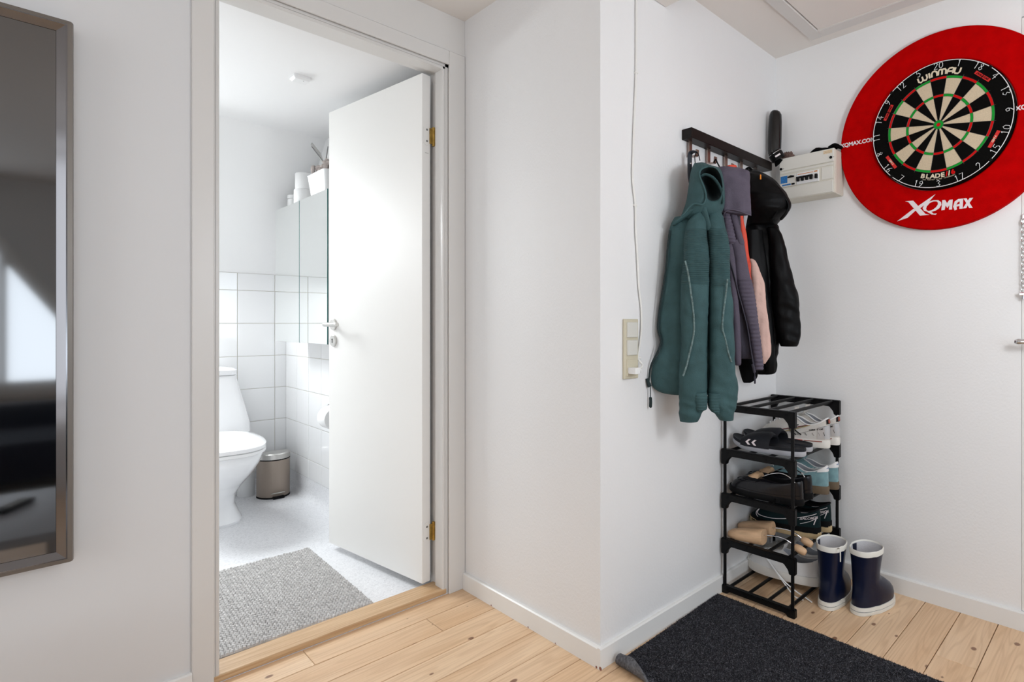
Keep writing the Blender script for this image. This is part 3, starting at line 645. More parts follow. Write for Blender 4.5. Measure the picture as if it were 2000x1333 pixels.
# detector on the bathroom ceiling
sm = thing('ceiling_sensor', 'small square white sensor on the bathroom ceiling', 'sensor', (.815, 2.56, 2.055))
mb = MB(); mb.rings([rrect(.782, .848, 2.528, 2.592, .008, 2.055), rrect(.782, .848, 2.528, 2.592, .008, 2.046), rrect(.789, .841, 2.535, 2.585, .008, 2.038)]); cp = obj('cover', mb, 'white_plastic', sm, 30)
mb = MB(); mb.lathe([(0, 2.0375), (.002, 2.0375), (.002, 2.04), (0, 2.04)], (.822, 2.545, 0), 8, caps=False); obj('indicator_light', mb, 'screw', cp)
# bath rug: backing and rows of cotton loops
rg = thing('bath_rug', 'grey looped cotton bath rug inside the bathroom doorway', 'rug', (.64, 2.41, 0), (0, 0, radians(-1.5)), world=False)
RX, RY = .268, .362
obj('backing', bx((-RX, -RY, 0), (RX, RY, .006), .002), 'rug_base', rg)
mb = MB(); rnd = random.Random(5); px_, py_ = .0115, .0098
for j in range(int(2*RY/py_)):
    for i in range(int(2*RX/px_)):
        c = V((-RX+px_*(i+.5+(.5 if j % 2 else 0)*.5), -RY+py_*(j+.5), .006)); h_ = .0075+.003*rnd.random(); r_ = .0062; dx = (rnd.random()-.5)*.003
        v = [c+V((-r_, -r_*.75, 0)), c+V((r_, -r_*.75, 0)), c+V((r_, r_*.75, 0)), c+V((-r_, r_*.75, 0)),
             c+V((-r_*.6+dx, -r_*.5, h_)), c+V((r_*.6+dx, -r_*.5, h_*.85)), c+V((r_*.6+dx, r_*.5, h_*.85)), c+V((-r_*.6+dx, r_*.5, h_))]
        mb.add(v, [(0, 1, 5, 4), (1, 2, 6, 5), (2, 3, 7, 6), (3, 0, 4, 7), (4, 5, 6, 7)])
o = link('loop_pile', mesh_of('loop_pile', mb, 'rug', 80, False), rg); o['kind'] = 'stuff'

# ================================================================== HALL WALL FITTINGS
# switch plate with socket
sp = thing('switch_plate', 'beige plate with two rocker switches and a socket', 'switch', (1.326, YC, .948))
sw0, sw1 = 1.2935, 1.3595
obj('plate', bx((sw0, YC-.010, .855), (sw1, YC, 1.043), .002), 'beige', sp)
for za in (.985, .929):
    r_ = obj('rocker', bx((sw0+.009, YC-.016, za), (sw1-.009, YC-.008, za+.048), .002), 'switch', sp)
obj('socket', bx((sw0+.009, YC-.014, .864), (sw1-.009, YC-.008, .918), .002), 'beige', sp)
ad = thing('usb_adapter', 'white charger plugged into the bottom socket of the switch plate', 'charger', (1.33, YC-.014, .885))
a0 = aY(1229, 722, YC-.02); obj('body', bx((a0.x, YC-.045, .872), (a0.x+.024, YC-.0145, .892), .004), 'lead_white', ad)
obj('plug_end', bx((a0.x+.024, YC-.042, .876), (a0.x+.036, YC-.03, .888), .003), 'lead_white', ad)
cbl = thing('wall_cable', 'white cable running down the wall into the charger', 'cable', (1.36, YC, 1.5))
pts = [aY(x, y_, YC-.006) for x, y_ in ((1243, -30), (1243, 60), (1242.5, 142), (1240, 210), (1237, 290), (1236, 350), (1241, 401), (1242, 450), (1245, 500), (1248, 560), (1252.5, 600), (1253, 640), (1250, 670), (1246, 695))]
pts += [aY(1248, 704, YC-.012), aY(1254, 712, YC-.02), aY(1253, 718, YC-.03), aY(1246, 722, YC-.036), V((a0.x+.034, YC-.036, .882))]
mb = MB(); mb.tube(spline(pts, 5), .0034, 8); obj('lead', mb, 'cable', cbl)
for x, y_ in ((1243, 142), (1241, 401), (1248.5, 699)):
    c = aY(x, y_, YC-.006); mb = MB(); mb.box(c-V((.006, .005, .004)), (c.x+.005, YC, c.z+.004), .0015); cl = obj('cable_clip', mb, 'cable', cbl)
    mb = MB(); mb.lathe([(0, -.002), (.0016, -.002), (.0016, .004), (0, .004)], (c.x+.007, YC-.003, c.z), 8, 'y', caps=False); obj('nail', mb, 'screw', cl)

# coat rack
ck = thing('coat_rack', 'black wooden coat rail with five bronze hooks', 'coat rack', (1.9, YC, 1.69))
obj('rail', bx((1.604, 1.137, 1.6765), (2.188, YC, 1.7125), .0015), 'black_wood', ck)
hooks = [1.637, 1.753, 1.872, 1.986, 2.101]
for x in hooks:
    mb = MB(); prf = [(1.164, 1.677), (1.164, 1.626), (1.160, 1.622), (1.142, 1.621), (1.1395, 1.624), (1.138, 1.640)]
    t = .0028; out = [(y_+(.0 if i else 0), z) for i, (y_, z) in enumerate(prf)]
    inner = [(1.1675, 1.677), (1.1675, 1.6235), (1.1615, 1.6185), (1.141, 1.6175), (1.1360, 1.622), (1.1345, 1.640)]
    for i in range(5):
        q = [out[i], out[i+1], inner[i+1], inner[i]]
        mb.prism(q, lambda p: (x-.0085, p[0], p[1]), lambda p: (x+.0085, p[0], p[1]))
    obj('hook', mb, 'hook', ck, 20)

# fuse box
fb = thing('fuse_box', 'cream plastic fuse box below the dartboard edge', 'fuse box', (XD, 1.0, 1.64))
fx, fy0, fy1, fz0, fz1 = 2.212, .882, 1.116, 1.549, 1.7255
obj('enclosure', bx((fx+.012, fy0-.001, fz0-.001), (XD, fy1+.001, fz1-.002), .003), 'box', fb)
cv = obj('cover', bx((fx+.002, fy0, fz0), (fx+.014, fy1, fz1), .002), 'box', fb)
obj('upper_panel', bx((fx-.002, fy0+.001, 1.672), (fx+.006, fy1-.001, fz1-.0005), .002), 'box_light', cv)
obj('ledge', bx((fx-.0005, fy0+.006, 1.660), (fx+.004, fy1-.004, 1.668), .001), 'box_light', cv)
obj('lower_panel', bx((fx-.001, fy0+.005, fz0+.003), (fx+.006, fy1-.003, 1.600), .002), 'box_light', cv)
obj('blank_panel', bx((fx-.0005, fy0+.006, 1.606), (fx+.006, fy0+.052, 1.655), .001), 'box_light', cv)
for y_, z in ((fy1-.009, 1.681), (fy0+.013, 1.689)):
    mb = MB(); mb.lathe([(0, -.0045), (.0055, -.0045), (.0055, .001), (0, .001)], (fx, y_, z), 16, 'x', caps=False); s_ = obj('cover_screw', mb, 'black_plastic', cv)
    obj('screw_slot', bx((fx-.0035, y_-.013, z-.0006), (fx-.0025, y_-.007, z+.0006)), 'black_plastic', s_)
rc = obj('residual_switch', bx((fx-.006, 1.040, 1.603), (fx+.006, 1.110, 1.652), .001), 'box_light', fb)
obj('blue_label', bx((fx-.0066, 1.077, 1.618), (fx-.0058, 1.107, 1.648)), 'blue_label', rc)
obj('blue_strip', bx((fx-.0066, 1.062, 1.607), (fx-.0058, 1.100, 1.613)), 'blue_label', rc)
obj('test_button', bx((fx-.009, 1.044, 1.606), (fx-.006, 1.058, 1.613), .001), 'black_plastic', rc)
mb = MB(); mb.tube([(fx-.009, 1.046, 1.640), (fx-.011, 1.060, 1.641), (fx-.009, 1.073, 1.639)], [.003, .005, .003], 8); obj('toggle_bar', mb, 'black_plastic', rc)
mc = obj('breaker_row', bx((fx-.005, .944, 1.604), (fx+.006, 1.038, 1.651), .001), 'white_plastic', fb)
obj('print_line', bx((fx-.0056, .966, 1.643), (fx-.0048, 1.032, 1.6455)), 'orange_label', mc); obj('print_block', bx((fx-.0056, .949, 1.643), (fx-.0048, .962, 1.647)), 'orange_label', mc)
obj('toggle_bar', bx((fx-.014, .967, 1.628), (fx-.005, 1.036, 1.634), .001), 'black_plastic', mc)
for i in range(5):
    y_ = 1.034-i*.0185-(.003 if i == 4 else 0)
    obj('breaker_toggle', bx((fx-.015, y_-.010, 1.615), (fx-.004, y_, 1.633), .0015), 'black_plastic', mc)
obj('sticker', bx((fx-.0026, .890, 1.707), (fx-.0018, .925, 1.720)), 'tan_label', cv)

# things on top of the fuse box and in the corner
gl = thing('glove', 'black knitted gloves lying on the fuse box', 'gloves', (2.25, .905, fz1))
rnd = random.Random(9)
mb = MB(); R = []
for i in range(9):
    t = i/8; y_ = .992-t*.100; hh = .001+.024*sin(pi*min(1, t*1.15))**.8*(1+.25*sin(9*t)); ring = []
    for j in range(12): a = 2*pi*j/12; ring.append((2.25+.028*cos(a)*(1-.2*t), y_, fz1+hh*.5+hh*.5*sin(a)))
    R.append(ring)
mb.rings(R); obj('palm', mb, 'black_matte', gl, 60)
for i in range(4):
    mb = MB(); b = V((2.232+.013*i, .912, fz1+.010)); mb.tube(spline([b, b+V((-.004, -.02, .006)), b+V((-.012, -.032, .002)), b+V((-.014, -.042, -.004))], 4), .0065, 8); obj('finger', mb, 'black_matte', gl, 60)
cs = thing('black_case', 'tall glossy black case with rounded top in the corner', 'case', (2.235, 1.125, 1.74))
def blade_ring(c, hw, th_, n=20): return [c+RGT*(math.copysign(abs(cos(2*pi*j/n))**.8, cos(2*pi*j/n))*hw)+FWD*(math.copysign(abs(sin(2*pi*j/n))**.8, sin(2*pi*j/n))*th_) for j in range(n)]
mb = MB(); R = []; dcs = 2.405
for y_, xl, xr, t_ in ((215.5, 1511, 1515, .004), (217, 1507, 1519, .012), (220, 1504.5, 1523, .018), (226, 1502.5, 1526, .022), (240, 1501.5, 1526.5, .024), (270, 1500, 1526, .024), (292, 1500, 1525, .024), (300, 1501, 1524, .022)):
    c = aD((xl+xr)/2, y_, dcs); R.append(blade_ring(c, (xr-xl)/2/FPX*dcs, t_))
mb.rings(R); obj('shell', mb, 'glossy_black', cs, 50)
mb = MB(); a = aD(1502, 311, dcs-.03); b = aD(1531, 296, dcs-.03); ax = (b-a).normalized()
c0, c1 = aD(1512, 297, dcs-.02), aD(1521, 312, dcs-.02)
mb.tube([c0, c0+(c1-c0)*.35, c1], [.026, .030, .029], 20); drm = obj('drum', mb, 'black_plastic', cs, 50)
mb = MB(); mb.tube([c0+(c1-c0)*.16, c0+(c1-c0)*.2], .0305, 20); obj('rim', mb, 'chrome', drm)
lb = aD(1519, 303.5, dcs-.06); mb = MB(); mb.box((-.012, -.0035, 0), (.012, .0035, .001)); mb.xf(Matrix.Translation(lb) @ Matrix((RGT.to_tuple(), (0, 0, 1), (-FWD).to_tuple())).transposed().to_4x4() @ Matrix.Rotation(.55, 4, 'Z')); obj('paper_label', mb, 'print_white', drm)
mb = MB(); mb.tube([c1, aD(1515, 326, dcs-.02)], [.026, .002], 12, flat=.4); obj('loose_flap', mb, 'black_matte', cs)
fl_ = thing('crumpled_cloth', 'small crumpled brown cloth on the left end of the fuse box', 'cloth', (2.25, 1.09, fz1))
for i in range(5):
    mb = MB(); a = i*1.3; c = aX(1533+i*3, 301, 2.245); c.z = fz1+.002; R = []
    for s_, t_ in ((.008, 0), (.012, .012), (.011, .022), (.004, .03)):
        R.append([c+V((cos(q*pi/4)*s_, sin(q*pi/4)*s_*1.1+.006*sin(a)*t_*30, t_*(1+.15*sin(q*2+i))*(.65 if i in (0, 4) else 1))) for q in range(8)])
    mb.rings(R); obj('fold', mb, 'brown_petal', fl_, 30)

# ================================================================== DARTBOARD
BY, BZ = .527, 1.744
su = thing('dartboard_surround', 'round red foam surround behind the dartboard on the right wall', 'surround', (XD, BY, 1.729))
SR = .357; n = 96; mb = MB(); R = []
def circ(cy_, cz_, r, x): return [(x, cy_-r*cos(2*pi*j/n), cz_+r*sin(2*pi*j/n)) for j in range(n)]
mb.rings([circ(BY, BZ, .2315, XD-.0005), circ(.526, 1.729, SR, XD-.0005), circ(.526, 1.729, SR, XD-.024), circ(.526, 1.729, SR-.003, XD-.027), circ(BY, BZ, .235, XD-.027), circ(BY, BZ, .2315, XD-.024), circ(BY, BZ, .2315, XD-.0005)], False, False); obj('foam_ring', mb, 'red', su, 30)
xs_ = XD-.0272
def on_wall(mb, y_, z, x, rot=0): return mb.xf(Matrix.Translation((x, y_, z)) @ MD @ Matrix.Rotation(rot, 4, 'Z'))
obj('lettering', on_wall(text_mb('XQMAX.COM', .0215, .0004, .0, .0008, 1.0), .8165, 1.7455, xs_), 'print_white', su)
obj('lettering', on_wall(text_mb('XQMAX.COM', .0215, .0004, .0, .0008, 1.0), .235, 1.7455, xs_), 'print_white', su)
# big logo: X with long slanting stroke, Q with tail, MAX
lx = lambda y_, z: (-(y_-.54), z-1.45)
mb = MB()
lay = [0]
def flat(poly):
    lay[0] += .00001; mb.prism(poly, lambda p: (p[0], p[1], -.0004), lambda p: (p[0], p[1], .0004+lay[0]))
def lg(*pts):
    flat([(-(p.y-.54), p.z-1.455) for p in (aX(1740+x/7.91, 370+y_/7.91, xs_) for x, y_ in pts)])
lg((95, 495), (150, 455), (350, 300), (385, 325), (260, 440)); lg((415, 262), (690, 73), (600, 182), (455, 292)); lg((218, 186), (345, 175), (535, 380), (597, 394), (450, 408), (270, 197))
Qo = [(490, 290), (520, 240), (580, 195), (650, 170), (730, 167), (775, 200), (780, 240), (750, 290), (700, 325), (640, 345), (570, 350), (510, 330)]; Qi = [(545, 300), (553, 265), (600, 212), (660, 187), (705, 186), (727, 205), (726, 235), (700, 275), (665, 305), (630, 325), (585, 335), (553, 325)]
for j in range(12): k2 = (j+1) % 12; lg(Qo[j], Qo[k2], Qi[k2], Qi[j])
lg((562, 350), (620, 342), (660, 376), (712, 375), (690, 393), (630, 390))
obj('lettering', on_wall(mb, .54, 1.455, xs_), 'print_white', su)
mb = MB()
lg((780, 325), (795, 168), (838, 165), (868, 215), (905, 163), (955, 158), (945, 312), (897, 315), (903, 245), (872, 290), (845, 250), (830, 320))
lg((985, 327), (962, 270), (985, 190), (1040, 150), (1118, 143), (1116, 180), (1065, 185), (1030, 205), (1012, 240), (1020, 312)); lg((1064, 185), (1116, 178), (1110, 298), (1057, 303)); lg((1014, 238), (1066, 224), (1064, 258), (1014, 268))
lg((1120, 142), (1170, 138), (1190, 175), (1215, 135), (1272, 130), (1215, 210), (1265, 288), (1210, 290), (1185, 248), (1165, 292), (1112, 296), (1165, 212))
obj('lettering', on_wall(mb, .54, 1.455, xs_), 'print_white', su)

BX_ = XD-.040
db = thing('dartboard', 'black cream red and green dartboard in the red surround', 'dartboard', (BX_, BY, BZ), world=False); db.matrix_world = Matrix.Translation((BX_, BY, BZ)) @ MD
mb = MB(); mb.lathe([(0, -.038), (.2265, -.038), (.2285, -.030), (.2285, -.006), (.2265, 0), (0, 0)], (0, 0, 0), 96, caps=False); bo = obj('board', mb, 'sisal_black', db, 30)
def sector(r0, r1, zt=.0012, half=8.85, k=5):
    P_ = [(r1*sin(radians(-half+2*half*i/k)), r1*cos(radians(-half+2*half*i/k))) for i in range(k+1)]+[(r0*sin(radians(half-2*half*i/k)), r0*cos(radians(half-2*half*i/k))) for i in range(k+1)]
    mb = MB(); mb.prism(P_, lambda p: (p[0], p[1], -.0002), lambda p: (p[0], p[1], zt)); return mb
seg = {}
for nm, r0, r1 in (('inner', .0162, .0985), ('treble', .0992, .1072), ('outer', .1078, .1615), ('double', .1622, .170)):
    for c, m_ in (('d', 'sisal_black' if nm in ('inner', 'outer') else 'sisal_red'), ('l', 'sisal_cream' if nm in ('inner', 'outer') else 'sisal_green')):
        seg[nm, c] = mesh_of('segment', sector(r0, r1), m_, 0)
for i in range(20):
    c = 'd' if i % 2 == 0 else 'l'
    for nm in ('inner', 'treble', 'outer', 'double'):
        o = link('segment', seg[nm, c], bo); o.rotation_euler = (0, 0, -radians(18*i))
mb = MB(); mb.lathe([(.0066, 0), (.0158, 0), (.0158, .0014), (.0066, .0014)], (0, 0, 0), 32, caps=False); obj('outer_bull', mb, 'sisal_green', bo)
mb = MB(); mb.lathe([(0, 0), (.0062, 0), (.0062, .0015), (0, .0015)], (0, 0, 0), 24, caps=False); obj('inner_bull', mb, 'sisal_red', bo)
mb = MB()
for i in range(20):
    a = radians(9+18*i); mb.tube([(.0158*sin(a), .0158*cos(a), .0016), (.176*sin(a), .176*cos(a), .0016)], .0005, 4)
for r in (.0064, .016, .0988, .1075, .1618, .1703): mb.tube([(r*cos(2*pi*j/64), r*sin(2*pi*j/64), .0016) for j in range(65)], .0005, 4, False)
obj('spider', mb, 'blade_wire', db)
mb = MB(); mb.tube([(.2237*cos(2*pi*j/96), .2237*sin(2*pi*j/96), .003) for j in range(97)], .0013, 8, False); nr = obj('number_ring', mb, 'wire', db)
DG = {'0': [[(0, .25), (0, .75), (.25, 1), (.5, .75), (.5, .25), (.25, 0), (0, .25)]], '1': [[(.25, 0), (.25, 1), (.1, .82)]], '2': [[(0, .78), (.12, .98), (.38, .98), (.48, .75), (.35, .5), (0, 0), (.5, 0)]],
      '3': [[(0, .9), (.25, 1), (.47, .8), (.2, .55), (.5, .28), (.25, 0), (0, .1)]], '4': [[(.36, 0), (.36, 1), (0, .35), (.52, .35)]], '5': [[(.48, 1), (.08, 1), (.04, .58), (.3, .62), (.5, .35), (.3, 0), (0, .06)]],
      '6': [[(.42, 1), (.12, .65), (0, .3), (.2, 0), (.47, .18), (.4, .5), (.06, .42)]], '7': [[(0, 1), (.5, 1), (.18, 0)]], '8': [[(.25, .55), (.03, .78), (.25, 1), (.47, .78), (.25, .55), (0, .27), (.25, 0), (.5, .27), (.25, .55)]],
      '9': [[(.08, 0), (.38, .35), (.5, .7), (.3, 1), (.03, .82), (.1, .5), (.44, .58)]]}
for i, num in enumerate((20, 1, 18, 4, 13, 6, 10, 15, 2, 17, 3, 19, 7, 16, 8, 11, 14, 9, 12, 5)):
    mb = MB(); st = str(num); adv = .0165; wd = (len(st)-1)*adv+.011; H_ = .0225; fl3 = 90 < 18*i < 270
    for c_i, ch_ in enumerate(st):
        for ln in DG[ch_]: mb.tube([((-1 if fl3 else 1)*(-wd/2+c_i*adv+x*.022), .2005+(1-y_ if fl3 else y_)*H_, .003) for x, y_ in ln], .0011, 6)
    o = obj('number', mb, 'wire', db, 50); o.rotation_euler = (0, 0, -radians(18*i))
for a in (45, -45, 135, 225):
    mb = MB(); mb.box((-.006, .219, 0), (.006, .2285, .006), .002); mb.lathe([(0, .0055), (.0022, .0055), (.0022, .0075), (0, .0075)], (0, .2235, 0), 10, caps=False)
    o = obj('ring_clip', mb, 'black_plastic', db); o.rotation_euler = (0, 0, -radians(a))
T0 = lambda mb, x, y_, r=0: mb.xf(Matrix.Translation((x, y_, .0006)) @ Matrix.Rotation(r, 4, 'Z'))
def arc_text(txt, size, r, a0, step, flip=1, **k):
    out = MB()
    for i, ch_ in enumerate(txt):
        if ch_ == ' ': continue
        a = radians(a0+step*i); t = text_mb(ch_, size, .0004, **k); t.xf(Matrix.Translation((r*sin(a), r*cos(a), .0006)) @ Matrix.Rotation(-a if flip > 0 else pi-a, 4, 'Z')); out.add(t.v, t.f)
    return out
GLY = [(.030, [[(0, 1), (.02, .25), (.2, 0), (.42, .12), (.5, .35), (.5, .95)], [(.5, .35), (.6, .08), (.8, 0), (.98, .3), (1, 1)]]), (.006, [[(.5, 0), (.5, 1)]]), (.017, [[(0, 0), (0, .6), (.2, .95), (.6, 1), (.9, .8), (1, .5), (1, 0)]]),
       (.024, [[(0, 0), (0, .7), (.15, 1), (.38, .97), (.5, .7), (.5, 0)], [(.5, .7), (.62, 1), (.85, .97), (1, .7), (1, 0)]]), (.019, [[(0, 0), (.05, .6), (.3, .95), (.7, 1), (1, .95), (1, 0)], [(.05, .42), (1, .42)]]), (.018, [[(0, 1), (0, .3), (.25, 0), (.75, 0), (1, .3), (1, 1)]])]
mb = MB(); xx = -.067
for wd_, sts in GLY:
    a = (xx+wd_/2)/.187; T = Matrix.Translation((.187*sin(a), .187*cos(a), .0005)) @ Matrix.Rotation(-a, 4, 'Z'); xx += wd_+.0045
    for st_ in sts: mb.tube([T @ V(((x-.5)*wd_, (y_-.5)*.0195, 0)) for x, y_ in st_], .0029, 6, flat=.12, up=(0, 0, 1))
obj('lettering', mb, 'print_cream', db, 60)
obj('lettering', arc_text('BLADE', .0215, .1835, 180+16.2, -5.1, -1, off=.0008, sx=1.12), 'print_cream', db)
obj('lettering', arc_text('/', .0215, .1835, 180-8.2, -2.4, -1, off=.0012), 'sisal_red', db); obj('lettering', arc_text('/', .0215, .1835, 180-10.6, -2.4, -1, off=.0012), 'print_cream', db)
obj('lettering', arc_text('6', .0215, .1835, 180-14.4, -5, -1, off=.0012, sx=1.1), 'sisal_red', db)
obj('lettering', arc_text('360 PERFECT BLADE TECHNOLOGY', .0055, .1955, 180+15, -1.12, -1), 'print_cream', db)
for a, wd in ((45, 'DUAL CORE'), (-45-18, 'DUAL CORE'), (-123, 'GEN 6'), (118, 'GEN 6')):
    fl2 = abs(a) > 90; mb = MB()
    for s_ in (-1, 1): mb.box((s_*.0155-.014, -.0055, .0002), (s_*.0155+.014, .0055, .0006), .0)
    ar = radians(a); T = Matrix.Translation((.190*sin(ar), .190*cos(ar), 0)) @ Matrix.Rotation(-ar+(pi if fl2 else 0), 4, 'Z'); mb.xf(T); bd = obj('badge', mb, 'red_print', db)
    t = text_mb(wd, .0085, .0003, .15, .0003); t.xf(T @ Matrix.Translation((0, 0, .0008))); obj('lettering', t, 'print_cream' if 'GEN' in wd else 'sisal_black', bd)

# ================================================================== COATS
def clampw(p):
    p = V(p)
    if p.y > YC-.003 and p.x > XB: p.y = YC-.003
    if p.x > XD-.003: p.x = XD-.003
    return p
def resample(rows, sub):
    out = []; n = len(rows)
    for i in range(n-1):
        p0, p1, p2, p3 = rows[max(i-1, 0)], rows[i], rows[i+1], rows[min(i+2, n-1)]
        for j in range(sub):
            t = j/sub; out.append([.5*(2*b+(c-a)*t+(2*a-5*b+4*c-d)*t*t+(3*b-a-3*c+d)*t**3) for a, b, c, d in zip(p0, p1, p2, p3)])
    out.append(list(rows[-1])); return out
def cloth(rows, n=44, sub=8, wr=.006, fx_=22, fz_=7, seed=0, sq=.8, folds=0, rib=None, mb=None, yaw=0, cr=.0):
    # rows: (photo row, left, right, distance, half thickness); hanging cloth built as a closed loft
    mb = mb or MB(); R = []; rr = resample(rows, sub)
    ax = (RGT*cos(yaw)+FWD*sin(yaw)); ay = (FWD*cos(yaw)-RGT*sin(yaw))
    for y_, xl, xr, d, th_ in rr:
        c = aD((xl+xr)/2, y_, d); hw = max(.001, (xr-xl)/2/FPX*d); ring = []
        for j in range(n):
            a = 2*pi*j/n; u = math.copysign(abs(cos(a))**sq, cos(a)); v = math.copysign(abs(sin(a))**sq, sin(a))
            p = c+ax*(u*hw)+ay*(v*th_)
            q = V((p.x*fx_+seed*7.3, p.y*fx_, p.z*fz_)); k_ = min(1, hw/.03)
            dsp = wr*k_*(noise.noise(q)+.6*noise.noise(q*2.3+V((3, 1, 5))))
            if cr:
                q3 = V((p.x*9+p.z*6+seed*3.1, p.y*9, p.z*30+p.x*14)); dsp += cr*k_*(.35-abs(noise.noise(q3))*1.6)*(.4+.6*abs(noise.noise(V((p.z*6, seed, 0)))*2))
            if folds: dsp += folds*k_*sin(5*u+seed+p.z*9)*(1-abs(u))
            if rib and rib[0] < y_ < rib[1]: dsp += rib[3]*sin(p.z*2*pi/rib[2])
            nrm = ax*u*.4+ay*v
            ring.append(clampw(p+nrm*dsp))
        R.append(ring)
    return mb.rings(R)
def dtube(pts, r, d=None, k=4, n=7, flat=1.0, mb=None):
    mb = mb or MB(); P_ = [clampw(aD(p[0], p[1], p[2] if len(p) > 2 else d)) for p in pts]
    return mb.tube(spline(P_, k), r, n, flat=flat)
def band_bump(name, key, scale, strength, dist=.004):
    m = M[key].copy(); m.name = name; nt = m.node_tree; p = nt.nodes['Principled BSDF']
    tc = N(nt, 'ShaderNodeTexCoord'); wv = N(nt, 'ShaderNodeTexWave', wave_type='BANDS', bands_direction='Z'); wv.inputs['Scale'].default_value = scale; wv.inputs['Distortion'].default_value = 2.5; wv.inputs['Detail'].default_value = 1; wv.inputs['Detail Scale'].default_value = .12
    nt.links.new(tc.outputs['Object'], wv.inputs['Vector']); b = N(nt, 'ShaderNodeBump'); b.inputs['Strength'].default_value = strength; b.inputs['Distance'].default_value = dist
    nt.links.new(wv.outputs['Fac'], b.inputs['Height']); nt.links.new(b.outputs[0], p.inputs['Normal']); return m
M['teal_rib'] = band_bump('teal quilted fabric', 'teal', 52, .7)

# --- teal jacket on the first hook
tj = thing('teal_jacket', 'teal hooded softshell jacket on the leftmost hook', 'jacket', (1.55, 1.1, 1.6))
obj('body', cloth([(425, 1318, 1400, 1.90, .03), (442, 1309, 1412, 1.89, .04), (470, 1304, 1418, 1.885, .045), (510, 1302, 1420, 1.88, .045), (560, 1296, 1420, 1.875, .045), (601, 1288, 1420, 1.87, .045), (642, 1285, 1420, 1.865, .045), (666, 1291, 1420, 1.865, .045), (690, 1284, 1420, 1.86, .042), (712, 1273, 1420, 1.86, .040), (738, 1268, 1418, 1.86, .036), (756, 1274, 1415, 1.86, .034), (767, 1290, 1410, 1.86, .03), (771, 1310, 1405, 1.86, .02)], wr=.012, fx_=14, fz_=5, seed=1, folds=.004, cr=.006), 'teal', tj, 60)
sl1 = cloth([(396, 1368, 1384, 1.865, .012), (410, 1360, 1383, 1.855, .02), (424, 1350, 1381, 1.845, .028), (440, 1341, 1380, 1.835, .033), (470, 1336, 1381, 1.825, .038), (507, 1334, 1384, 1.815, .042), (534, 1331, 1384, 1.81, .042), (583, 1329, 1383, 1.805, .042), (631, 1330, 1382, 1.80, .042), (674, 1331, 1380, 1.80, .040), (723, 1327, 1380, 1.80, .040), (760, 1326, 1380, 1.80, .038), (790, 1326.5, 1379, 1.80, .035), (808, 1327, 1371, 1.80, .032), (823, 1328, 1362, 1.80, .027)], wr=.007, fx_=20, fz_=11, seed=2, cr=.009)
so1 = obj('sleeve', sl1, ['teal', 'teal_rib'], tj, 60)
sl2 = cloth([(396, 1380, 1398, 1.865, .012), (415, 1380, 1408, 1.855, .02), (440, 1381, 1415, 1.84, .03), (480, 1384, 1423, 1.83, .035), (542, 1384, 1425, 1.82, .038), (599, 1383, 1431, 1.815, .042), (660, 1384, 1433, 1.81, .042), (723, 1385, 1436, 1.81, .042), (745, 1384, 1441, 1.81, .042), (770, 1383, 1440, 1.81, .038), (792, 1386, 1437, 1.81, .035), (808, 1396, 1433, 1.81, .032), (820, 1405, 1431, 1.81, .027)], wr=.007, fx_=20, fz_=11, seed=5, cr=.009)
so2 = obj('sleeve', sl2, ['teal', 'teal_rib'], tj, 60)
for o in (so1, so2):
    z_hi = aD(1360, 445, 1.8).z-1.6; z_lo = aD(1360, 560, 1.8).z-1.6
    for pl in o.data.polygons:
        if z_lo < pl.center.z < z_hi: pl.material_index = 1
for pts, so in ((((1338, 510), (1344, 534), (1350, 575), (1354, 605), (1356, 640), (1353, 665), (1347, 690), (1341, 715), (1334, 735)), so1), (((1421, 545), (1417, 580), (1413, 610), (1411, 640), (1416, 660), (1423, 690), (1429, 708)), so2)):
    bvd = 1.752 if so is so1 else 1.762
    obj('reflective_seam', dtube(pts, .0033, bvd+.004, flat=.35), 'teal_seam', so, 60)
obj('cuff', cloth([(766, 1352, 1380, 1.785, .026), (777, 1354, 1381, 1.782, .028), (790, 1356, 1380.5, 1.782, .028), (798, 1358, 1380, 1.782, .026), (803, 1361, 1372, 1.782, .02)], wr=.002, seed=3, rib=(766, 802, .009, .0012), sub=8), 'teal', so1, 60)
obj('cuff', cloth([(768, 1383, 1408, 1.795, .026), (780, 1382, 1407, 1.792, .028), (795, 1383, 1406, 1.792, .028), (803, 1388, 1406, 1.792, .026), (808, 1396, 1405, 1.792, .02)], wr=.002, seed=4, rib=(768, 806, .009, .0012), sub=8), 'teal', so2, 60)
def polar(loop, c, n=48):
    P_ = spline([(x, y_, 0) for x, y_ in loop+[loop[0]]], 6); A = sorted((atan2(p.y-c[1], p.x-c[0]), sqrt((p.x-c[0])**2+(p.y-c[1])**2)) for p in P_)
    A = [(a-2*pi, r) for a, r in A[-6:]]+A+[(a+2*pi, r) for a, r in A[:6]]; out = []
    for j in range(n):
        a = -pi+2*pi*j/n
        for k_ in range(len(A)-1):
            if A[k_][0] <= a <= A[k_+1][0] and A[k_+1][0] > A[k_][0]:
                t = (a-A[k_][0])/(A[k_+1][0]-A[k_][0]); r = A[k_][1]*(1-t)+A[k_+1][1]*t; out.append((c[0]+r*cos(a), c[1]+r*sin(a))); break
        else: out.append(out[-1])
    return out
hc_ = (1389, 362)
So = polar([(1356, 319), (1373, 317), (1386, 322), (1398, 325), (1407, 330), (1412, 345), (1415, 365), (1416, 385), (1414, 406), (1404, 424), (1390, 432), (1370, 432), (1350, 436), (1330, 430), (1333, 415), (1340, 395), (1344, 370), (1347, 348), (1350, 332)], hc_)
Ri = polar([(1382, 326), (1371, 330), (1366, 339), (1369, 352), (1375, 366), (1379, 381), (1384, 392), (1395, 394), (1406, 388), (1411, 374), (1410, 354), (1405, 338), (1396, 328)], hc_)
